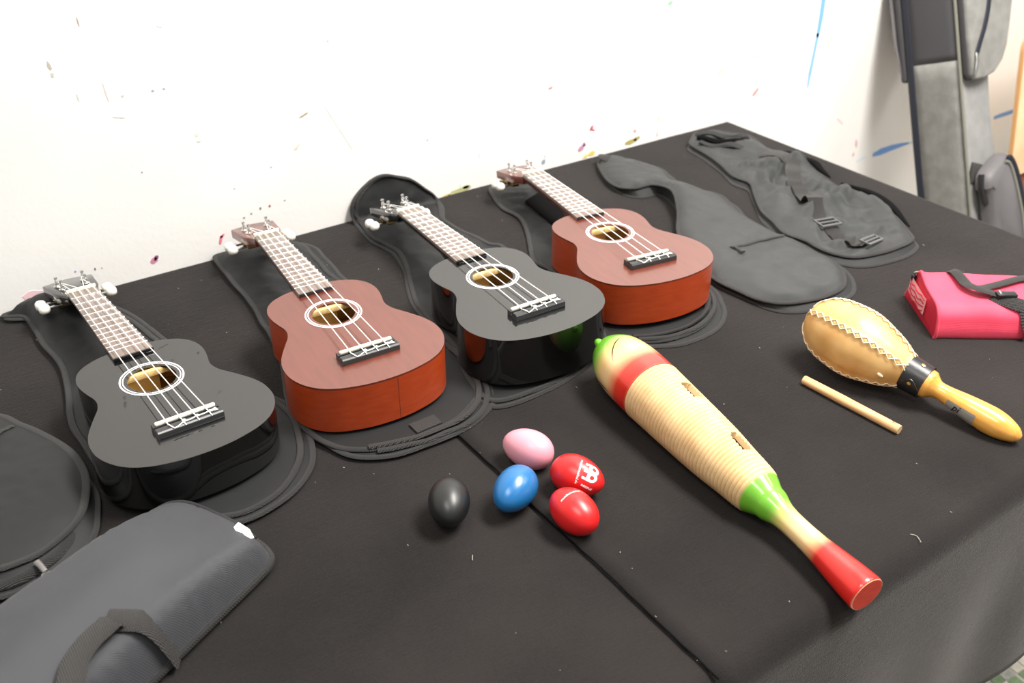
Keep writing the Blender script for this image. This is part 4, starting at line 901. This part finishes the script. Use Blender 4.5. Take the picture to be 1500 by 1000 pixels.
# ------------------------------------------------------------------ leather maraca
def maraca():
    A = Vector((-.5612, -.7284, .0477)); B = Vector((-.5203, -.9467, .0105)); u = (B - A).normalized()
    t = thing('rawhide_maraca', 'rawhide maraca with white laced seams, black collar and varnished wooden handle', 'maraca', A, axes(u))
    mS = [-.057, -.056, -.053, -.0487, -.040, -.0311, -.02, -.009, .0067, .019, .0325, .045, .057, .068, .0812, .107, .112, .1165, .121, .128, .1375, .152, .168, .18, .187, .198, .2095, .217, .222]
    mR = [0, .007, .014, .0205, .0290, .0350, .0387, .0407, .0423, .0423, .0399, .0360, .0321, .0273, .0207, .0178, .0162, .0128, .0104, .0104, .0114, .0135, .0152, .0161, .0163, .0152, .0120, .0083, .003]
    gr = spline(list(zip(mS, mR)), 8, False); gs_ = np.maximum.accumulate(np.array([p[0] for p in gr])); gq = np.array([p[1] for p in gr]); rad = lambda s: float(np.interp(s, gs_, gq))
    def pt(s, phi, r): return (s, -r * math.cos(phi), r * math.sin(phi))
    seams = [r_(44), r_(105), r_(168), r_(232), r_(-36)]
    def prof(s, phi):
        d = min(abs((phi - q + PI) % (2 * PI) - PI) for q in seams)
        return rad(s) * (1 - .020 * sm(0, .5, d)) + .0016 * math.exp(-(d / .07) ** 2) * min(1, rad(s) / .02)
    n = 120; ss = [-.0568] + [float(x) for x in np.linspace(-.0562, .086, 60)]; v = []; f = []
    for s in ss:
        for k in range(n): ph = 2 * PI * k / n; v.append(pt(s, ph, max(.0005, prof(s, ph) + .0006 * nz(s * 9, math.cos(ph), 3, 4))))
    for i in range(len(ss) - 1):
        for k in range(n): f.append((i * n + k, i * n + (k + 1) % n, (i + 1) * n + (k + 1) % n, (i + 1) * n + k))
    f.append(tuple(range(n))); f.append(tuple((len(ss) - 1) * n + k for k in range(n)))
    MB().add(v, f).build('rawhide_head', m_leather, t, ang=60)
    for q in seams:
        mb = MB(); K = 13
        for zz in (0, 1):
            pts = []
            for i in range(K * 4 + 1):
                s = -.0535 + (.082 + .0535) * i / (K * 4); tri = abs(((i + zz * 4) / 4) % 2 - 1) * 2 - 1
                w_ = .0036; r = prof(s, q) + .0009
                pts.append(pt(s, q + tri * w_ / max(.012, rad(s)), r - .0010 * abs(tri) ** 3))
            mb.tube(pts, .00075, 5)
        mb.build('lacing', m_stitch, t)
    cs = [(.0805, .0200), (.0808, .0222), (.084, .0218), (.095, .0212), (.104, .0208), (.1060, .0206), (.1063, .0180)]
    MB().lathe(cs, 40, 'x').build('leather_collar', m_blackleather, t, ang=40)
    q = [pt(s, r_(a_), .0215 - (s - .08) * .03 + .0006) for s, a_ in spline([(.0815, -34), (.085, -8), (.092, 18), (.099, 12), (.106, -4)], 5, False)]
    MB().tube(q, .0008, 6).build('collar_flap_edge', m_blackleather, t)
    for s, a_ in ((.0936, 3.6), (.0951, 82.3)):
        c0 = Vector(pt(s, r_(a_), .0205)); c1_ = Vector(pt(s, r_(a_), .0226))
        MB().tube([c0, c0.lerp(c1_, .7), c1_], [.0026, .0026, .0012], 14).build('rivet', m_brass, t, ang=60)
    hh = [(float(s), rad(float(s))) for s in np.linspace(.1055, .2215, 60)]
    MB().lathe([(.1050, .0150)] + [(.1052, .0179), (.1105, .0174), (.1122, .0165)] + [p for p in hh if p[0] > .1125] + [(.2222, .0006)], 40, 'x').build('handle', m_honey, t, ang=55)
    # strip of grey tape with black lettering
    v = []; f = []; ns, na = 16, 14
    for i in range(ns + 1):
        s = .1371 + .0352 * i / ns
        for k in range(na + 1): ph = r_(-70 + 86 * k / na + 4 * i / ns); v.append(pt(s, ph, rad(s) + .0003))
    for i in range(ns):
        for k in range(na): a0 = i * (na + 1) + k; f.append((a0, a0 + 1, a0 + na + 2, a0 + na + 1))
    MB().add(v, f).build('grey_tape', m_tape, t)
    tv, tf = text_mesh('pi', .0115, .0001, .25); v = []
    for x, y, z in tv: s = .1455 + x; v.append(pt(s, r_(-19) + y / .0125, rad(s) + .0011))
    MB().add(v, tf).build('printed_lettering', m_ink, t)
    p0 = Vector(pt(.0590, r_(-2), rad(.059) + .0005)); p1 = Vector(pt(.0650, r_(-8), rad(.065) + .0005))
    MB().tube([p0, p0.lerp(p1, .2), p0.lerp(p1, .8), p1], [.0012, .0019, .0019, .0012], 8).build('lacing_end', m_stitch, t)
    return t
maraca()

# ------------------------------------------------------------------ pink bag
def pink_bag():
    O = Vector((-.334, -.656, 0)); ev = Vector((-.063, -.089, 0)).normalized(); el = Vector((.80, -.60, 0)).normalized()
    el = (el - ev * el.dot(ev)).normalized()
    rot = Matrix((el, -ev, Vector((0, 0, 1)))).transposed()
    if rot.determinant() < 0: rot = Matrix((el, ev, Vector((0, 0, 1)))).transposed(); sg = 1
    else: sg = -1
    t = thing('padded_bag', 'bright pink padded bag with black straps at the right edge', 'bag', O, rot)
    # section: (distance across, height)
    sec = [(.001, 0), (.004, .008), (.010, .020), (.0155, .031), (.022, .0435), (.026, .051), (.032, .0555), (.042, .0525), (.0576, .0478), (.0753, .0458), (.092, .0446), (.103, .0410), (.1115, .0330), (.115, .022), (.1172, .012), (.1168, .003), (.113, 0)]
    sec = spline(sec, 4, False); n = len(sec); Ls = [0, .003, .012, .03, .06, .09, .12, .16, .20, .26, .32, .36, .38]
    v = []; f = []
    for j, l in enumerate(Ls):
        for i, (a, z) in enumerate(sec):
            k = 1 - .03 * math.exp(-((l - .018) / .010) ** 2) if z > .01 else 1
            zz = z * k * (1 - .10 * sm(.02, .1, l) * math.exp(-((a - .03) / .02) ** 2)) * (1 if l < .35 else 1 - .3 * sm(.34, .38, l))
            dz = .003 * nz(l * 1.0, a, 30, 6) * sm(.01, .04, l) * (1 if z > .012 else 0)
            crease = -.006 * math.exp(-((l - .020) / .006) ** 2) * math.exp(-((zz - .012) / .014) ** 2) * (1 if a > .08 else 0)
            v.append((l, sg * (a + crease), max(0, zz + dz)))
    for j in range(len(Ls) - 1):
        for i in range(n - 1): a0 = j * n + i; f.append((a0, a0 + 1, a0 + n + 1, a0 + n))
        f.append((j * n + n - 1, j * n, (j + 1) * n, (j + 1) * n + n - 1))
    f.append(tuple((len(Ls) - 1) * n + i for i in range(n)))
    sh = MB().add(v, f).build('shell', m_pink, t, ang=70)
    # end panel bulging a little, with seam piping round it
    v = [(-.004 - .004, sg * .052, .028)]; f = []
    for kk in (1, .6):
        for a, z in sec: v.append((-.001 - .006 * (1 - kk), sg * (.052 + (a - .052) * kk * .97), .028 + (z - .028) * kk * .97))
    for i in range(n): f.append((1 + i, 1 + (i + 1) % n, 1 + n + (i + 1) % n, 1 + n + i)); f.append((0, 1 + n + i, 1 + n + (i + 1) % n))
    MB().add(v, f).build('end_panel', m_pinkd, t, ang=180)
    MB().tube([(0, sg * a, z) for a, z in sec], .0022, 8).build('end_piping', m_pink, t)
    # printed vinyl label on the end panel
    def E(a, z): return (-.0012 - .0072 * max(0, 1 - max(abs(a - .052) / .058, abs(z - .028) / .036)) ** .6 - .0004, sg * a, z)
    v = []; f = []
    for i in range(9):
        for j in range(5): a = .018 + .062 * i / 8; z = .016 + .024 * j / 4 + .004 * (1 - i / 8); v.append(E(a, z))
    for i in range(8):
        for j in range(4):
            q = i * 5 + j; f.append((q, q + 1, q + 6, q + 5))
    MB().add(v, f).build('vinyl_label', m_vinyl, t)
    lm = MB()
    for j in range(4):
        lm.tube([(lambda p: (p[0] - .0006, p[1], p[2]))(E(.022 + .054 * i / 6, .0185 + .0062 * j + .002 * math.sin(i * 2.3 + j))) for i in range(7)], .0008, 4)
    lm.build('label_print', m_pinkd, t)
    zp = MB(); zp.box(-.007, -.001, *(sorted((sg * .019, sg * .026))), .038, .046); zp.build('zip_pull', m_plastic, t, bevel=.001)
    zp = MB(); zp.tube([(-.005, sg * .020, .044), (-.004, sg * .0225, .049), (-.002, sg * .026, .052)], .0018, 8); zp.build('zip_slider', m_metal, t)
    # straps over the top
    mid = sec[4:-4]
    secz = lambda a: float(np.interp(a, [p[0] for p in mid], [p[1] for p in mid]))
    def W(l, a, dz=.002): return (l, sg * a, secz(a) * (1 - .10 * sm(.02, .1, l) * math.exp(-((a - .03) / .02) ** 2)) + dz)
    q = [W(*p) for p in ((.036, .022, .001), (.0416, .0306, .003), (.0455, .0402, .005), (.0485, .0529, .006), (.050, .0620, .007), (.056, .0710, .008), (.064, .0765, .008), (.0746, .0795, .006), (.082, .081, .004))]
    MB().ribbon(spline(q, 5, False), .017, .003).build('handle_strap', m_web, t)
    q = [W(*p) for p in ((.060, .074, .008), (.068, .070, .007), (.0798, .0636, .005), (.1006, .0543, .004), (.118, .047, .004), (.135, .0413, .004), (.17, .036, .004), (.22, .036, .004))]
    MB().ribbon(spline(q, 5, False), .013, .0025).build('handle_strap', m_web, t)
    q = [W(*p) for p in ((.079, .082, .003), (.087, .091, .003), (.0961, .0968, .003), (.1055, .1015, .003), (.112, .1055, .003))]
    q += [(.118, sg * .1165, .022), (.121, sg * .1190, .012), (.122, sg * .1185, .002)]
    MB().ribbon(spline(q, 5, False), .020, .0026, up=(.1, sg * .6, .8)).build('side_strap', m_web, t)
    c_ = W(.0930, .0868, .0065)
    MB().box(c_[0] - .013, c_[0] + .013, c_[1] - .006, c_[1] + .006, c_[2] - .003, c_[2] + .003).build('strap_buckle', m_plastic, t, bevel=.0015)
    MB().box(c_[0] - .010, c_[0] - .0075, c_[1] - .005, c_[1] + .005, c_[2] + .0022, c_[2] + .0045).build('metal_bar', m_metal, t, bevel=.0006)
pink_bag()

# ------------------------------------------------------------------ gig bag leaning on the wall, right of the table
def gig_bag():
    eu = Vector((0, .346599, .9380134)); et = Vector((0, -.9380134, .346599)); ew = Vector((1, 0, 0)); Og = Vector((.420, -.1849, -.1899)); K = 1.067
    u0 = -(TZ - .1899) / .938 / K + .045; F0 = Og + eu * (u0 * K)
    # local: x = width, y = -thickness (back to front is -y), z = up the bag
    rot = Matrix((ew, -et, eu)).transposed()
    t = thing('gig_bag', 'tall grey canvas gig bag leaning against the wall behind the table', 'gig bag', F0, rot); t.scale = (K, K, K)
    Z = lambda u: u - u0
    def slab(poly, y0, y1, name, m, bevel=.010, bseg=4):
        n = len(poly); v = [(x, y0, z) for x, z in poly] + [(x, y1, z) for x, z in poly]
        mb = MB(); mb.add(v, [tuple(range(n)), tuple(reversed(range(n, 2 * n)))] + [(i, n + i, n + (i + 1) % n, (i + 1) % n) for i in range(n)]); return mb.build(name, m, t, bevel=bevel, bseg=bseg, ang=50)
    # body, widening above the pocket line
    slab([(0, Z(u0) - .006), (.098, Z(u0) - .006), (.100, Z(-.1)), (.097, Z(.07)), (.091, Z(.15)), (.094, Z(.22)), (.128, Z(.25)), (.155, Z(.31)), (.172, Z(.36)), (.205, Z(.52)), (.17, Z(.60)), (0, Z(.60))], -.115, 0, 'body', m_palegrey)
    # side gusset panels: grey canvas below, dark above
    def side(y0, y1, z0, z1, name, m, th=.003):
        v = []; f = []; n1, n2 = 24, 6
        for i in range(n1 + 1):
            z = z0 + (z1 - z0) * i / n1
            for k in range(n2 + 1):
                y = y0 + (y1 - y0) * k / n2; wr = .0022 * nz(y * 3, z, 16, 5) * sm(.15, .0, abs(z - Z(.02))) if m is m_ltgrey else 0
                v.append((-th - .004 * math.sin(PI * k / n2) + wr, y, z))
        for i in range(n1):
            for k in range(n2): a0 = i * (n2 + 1) + k; f.append((a0, a0 + 1, a0 + n2 + 2, a0 + n2 + 1))
        o = MB().add(v, f).build(name, m, t, ang=180); md = o.modifiers.new('t', 'SOLIDIFY'); md.thickness = .003; return o
    side(-.014, -.112, Z(u0), Z(.254), 'side_panel', m_ltgrey)
    side(-.014, -.112, Z(.254), Z(.60), 'upper_side_panel', m_dkgrey)
    MB().ribbon([(-.003, -.007, Z(u0)), (-.003, -.006, Z(.1)), (-.003, -.007, Z(.23)), (-.003, -.009, Z(.6))], .016, .006, up=(1, 0, 0)).build('back_zip_tape', m_navy, t)
    MB().tube([(-.003, -.115, Z(u)) for u in np.linspace(u0, .6, 20)], .0030, 8).build('front_piping', m_pipe, t)
    # padded back with folded shoulder straps
    v = []; pts = [(.0, .004, Z(.225)), (.0, .012, Z(.25)), (.0, .016, Z(.30)), (.0, .015, Z(.36)), (.0, .012, Z(.60))]
    slab([(-.006, Z(.222)), (.10, Z(.222)), (.15, Z(.30)), (.17, Z(.60)), (-.006, Z(.60))], .0, .017, 'back_pad', m_dkgrey, .007)
    MB().ribbon([(-.004, .018, Z(.60)), (-.004, .022, Z(.42)), (-.004, .020, Z(.30)), (.0, .012, Z(.235))], .006, .012, up=(1, 0, 0)).build('shoulder_strap', m_pad, t)
    # front pocket with zip
    slab([(.001, Z(.60)), (.0, Z(.30)), (.001, Z(.225)), (.010, Z(.2125)), (.040, Z(.2105)), (.075, Z(.217)), (.104, Z(.236)), (.122, Z(.262)), (.136, Z(.30)), (.150, Z(.345)), (.185, Z(.52)), (.165, Z(.60))], -.138, -.113, 'front_pocket', m_ltgrey, .006)
    slab([(-.0015, Z(.60)), (-.0015, Z(.228)), (.004, Z(.214)), (.014, Z(.212)), (.014, Z(.60))], -.131, -.1165, 'pocket_gusset', m_dkgrey, .004)
    zq = [(.085, -.1392, Z(.44)), (.068, -.1392, Z(.353)), (.050, -.1392, Z(.31)), (.030, -.1392, Z(.28)), (.016, -.1392, Z(.258))]
    MB().ribbon(spline(zq, 5, False), .013, .003, up=(0, -1, 0)).build('pocket_zipper', m_navy, t)
    MB().tube([(.014, -.141, Z(.262)), (.012, -.143, Z(.25)), (.006, -.143, Z(.232)), (.002, -.142, Z(.222))], [.0035, .0045, .0045, .003], 8, ry=.0022, up=(0, -1, 0)).build('zip_puller', m_metal, t)
    MB().ribbon([(.004, -.117, Z(.036)), (.02, -.119, Z(.030)), (.045, -.119, Z(.02))], .04, .005, up=(0, -1, 0)).build('webbing_loop', m_web, t)
gig_bag()
def small_case():
    ew = Vector((1, 0, 0)); eu = Vector((0, .346599, .9380134)); et = Vector((0, -.9380134, .346599)); K = 1.067
    Og = Vector((.392, -.1849, -.1899)) + et * (.125 * K)
    u0 = -(TZ + Og.z) / .938 / K + .02; F0 = Og + eu * (u0 * K); rot = Matrix((ew, -et, eu)).transposed()
    t = thing('padded_case', 'small dark grey padded case with a navy zip leaning on the grey gig bag', 'case', F0, rot); t.scale = (K, K, K)
    Z = lambda u: u - u0
    poly = [(.040, u0 + .004), (.042, -.063), (.030, .0), (.036, .028), (.060, .044), (.090, .056), (.106, .058), (.122, .050), (.142, .010), (.158, -.05), (.166, -.115), (.168, -.3), (.16, u0 + .004)]
    poly = [(x, Z(u)) for x, u in spline(poly, 3)]
    n = len(poly); v = []
    for d, y in ((0.0, 0), (-.001, -.012), (-.005, -.024), (-.012, -.030)):
        P = inset(poly, d) if sum(poly[i - 1][0] * poly[i][1] - poly[i][0] * poly[i - 1][1] for i in range(n)) > 0 else inset(poly, -d)
        v += [(x, y, z) for x, z in P]
    f = [tuple(range(n)), tuple(range(3 * n, 4 * n))]
    for a in range(3): f += [(a * n + i, a * n + (i + 1) % n, (a + 1) * n + (i + 1) % n, (a + 1) * n + i) for i in range(n)]
    MB().add(v, f).build('shell', m_pad, t, ang=60)
    q = spline([(.092, .050), (.108, .046), (.124, .016), (.139, -.04), (.147, -.10), (.150, -.25)], 5, False)
    MB().ribbon([(x, -.0315, Z(u)) for x, u in q], .010, .004, up=(0, -1, 0)).build('zipper', m_navy, t)
    q = spline([(.085, .045), (.099, .038), (.112, .010), (.127, -.045), (.135, -.10), (.138, -.25)], 5, False)
    MB().tube([(x, -.0312, Z(u)) for x, u in q], .003, 8).build('piping', m_pipe, t)
    q = spline([(.046, -.03), (.034, .0), (.038, .03)], 5, False)
    MB().tube([(x - .004, -.012, Z(u)) for x, u in q], .006, 8).build('carry_loop', m_plastic, t)
small_case()

# ------------------------------------------------------------------ plywood chair by the wall
def chair():
    t = thing('plywood_chair', 'blond plywood chair with a red-brown seat at the right edge, behind the gig bag', 'chair', (.96, -.36, -TZ))
    ox, oy = .96, -.36
    # backrest: rounded board tipped back
    eu = Vector((0, .17, .985)).normalized(); et = Vector((0, .985, -.17)).normalized(); B0 = Vector((.96 - ox, -.192 - oy, TZ - .235))
    hw, hh, rr = .205, .340, .05; P = []
    for cx, cz, a0 in ((hw - rr, rr, -90), (hw - rr, hh - rr, 0), (-hw + rr, hh - rr, 90), (-hw + rr, rr, 180)):
        for k in range(7): a = r_(a0 + 90 * k / 6); P.append((cx + rr * math.cos(a), cz + rr * math.sin(a)))
    n = len(P); v = []
    for th in (0, .016):
        for x, z in P: p = B0 + Vector((x, 0, 0)) + eu * z + et * (th + .05 * (x / hw) ** 2 * -.4); v.append(tuple(p))
    mb = MB(); mb.add(v, [tuple(range(n)), tuple(reversed(range(n, 2 * n)))], 0); mb.add(v, [(i, n + i, n + (i + 1) % n, (i + 1) % n) for i in range(n)], 1)
    mb.build('backrest', [m_ply, m_plyedge], t, bevel=.003)
    sp = [(-.20, .19), (.20, .19), (.21, 0), (.19, -.20), (-.19, -.20), (-.21, 0)]; sp = spline(sp, 5)
    MB().prism([(x, y + .005) for x, y in sp], .475, .508).build('seat', m_red, t, bevel=.006)
    for sx in (-1, 1):
        MB().tube([(sx * .18, .20, 0), (sx * .18, .17, .49), (sx * .17, .185, TZ - .10)], .011, 10).build('leg', m_metal, t)
        MB().tube([(sx * .18, -.20, 0), (sx * .17, -.16, .48)], .011, 10).build('leg', m_metal, t)
chair()

# ------------------------------------------------------------------ lint on the cloth
rng = np.random.RandomState(5); mb = MB()
for i in range(150):
    x, y = rng.uniform(-1.55, -.05), rng.uniform(-.97, -.03); s_ = rng.uniform(.0002, .0006); z = .0030 if x > SEAMX else .0010
    a = rng.uniform(0, PI); l_ = s_ * rng.uniform(1, 2.6)
    mb.tube([(x - math.cos(a) * l_, y - math.sin(a) * l_, z + TZ), (x + math.cos(a) * l_, y + math.sin(a) * l_, z + TZ + .0002)], s_ * .6, 4)
for (pts) in ([(-1.296, -.815), (-1.290, -.826), (-1.286, -.84), (-1.287, -.852)], [(-1.118, -.742), (-1.122, -.748)], [(-.745, -.965), (-.742, -.970), (-.746, -.978)]):
    mb.tube(spline([(x, y, TZ + (.0024 if x > SEAMX else .0008)) for x, y in pts], 4, False), .0003, 4)
ln = mb.build('lint', mat('pale_lint', lin(176, 170, 158), .9)); ln['kind'] = 'stuff'; tag(ln, 'pale specks of lint scattered over the black tablecloths', 'lint')
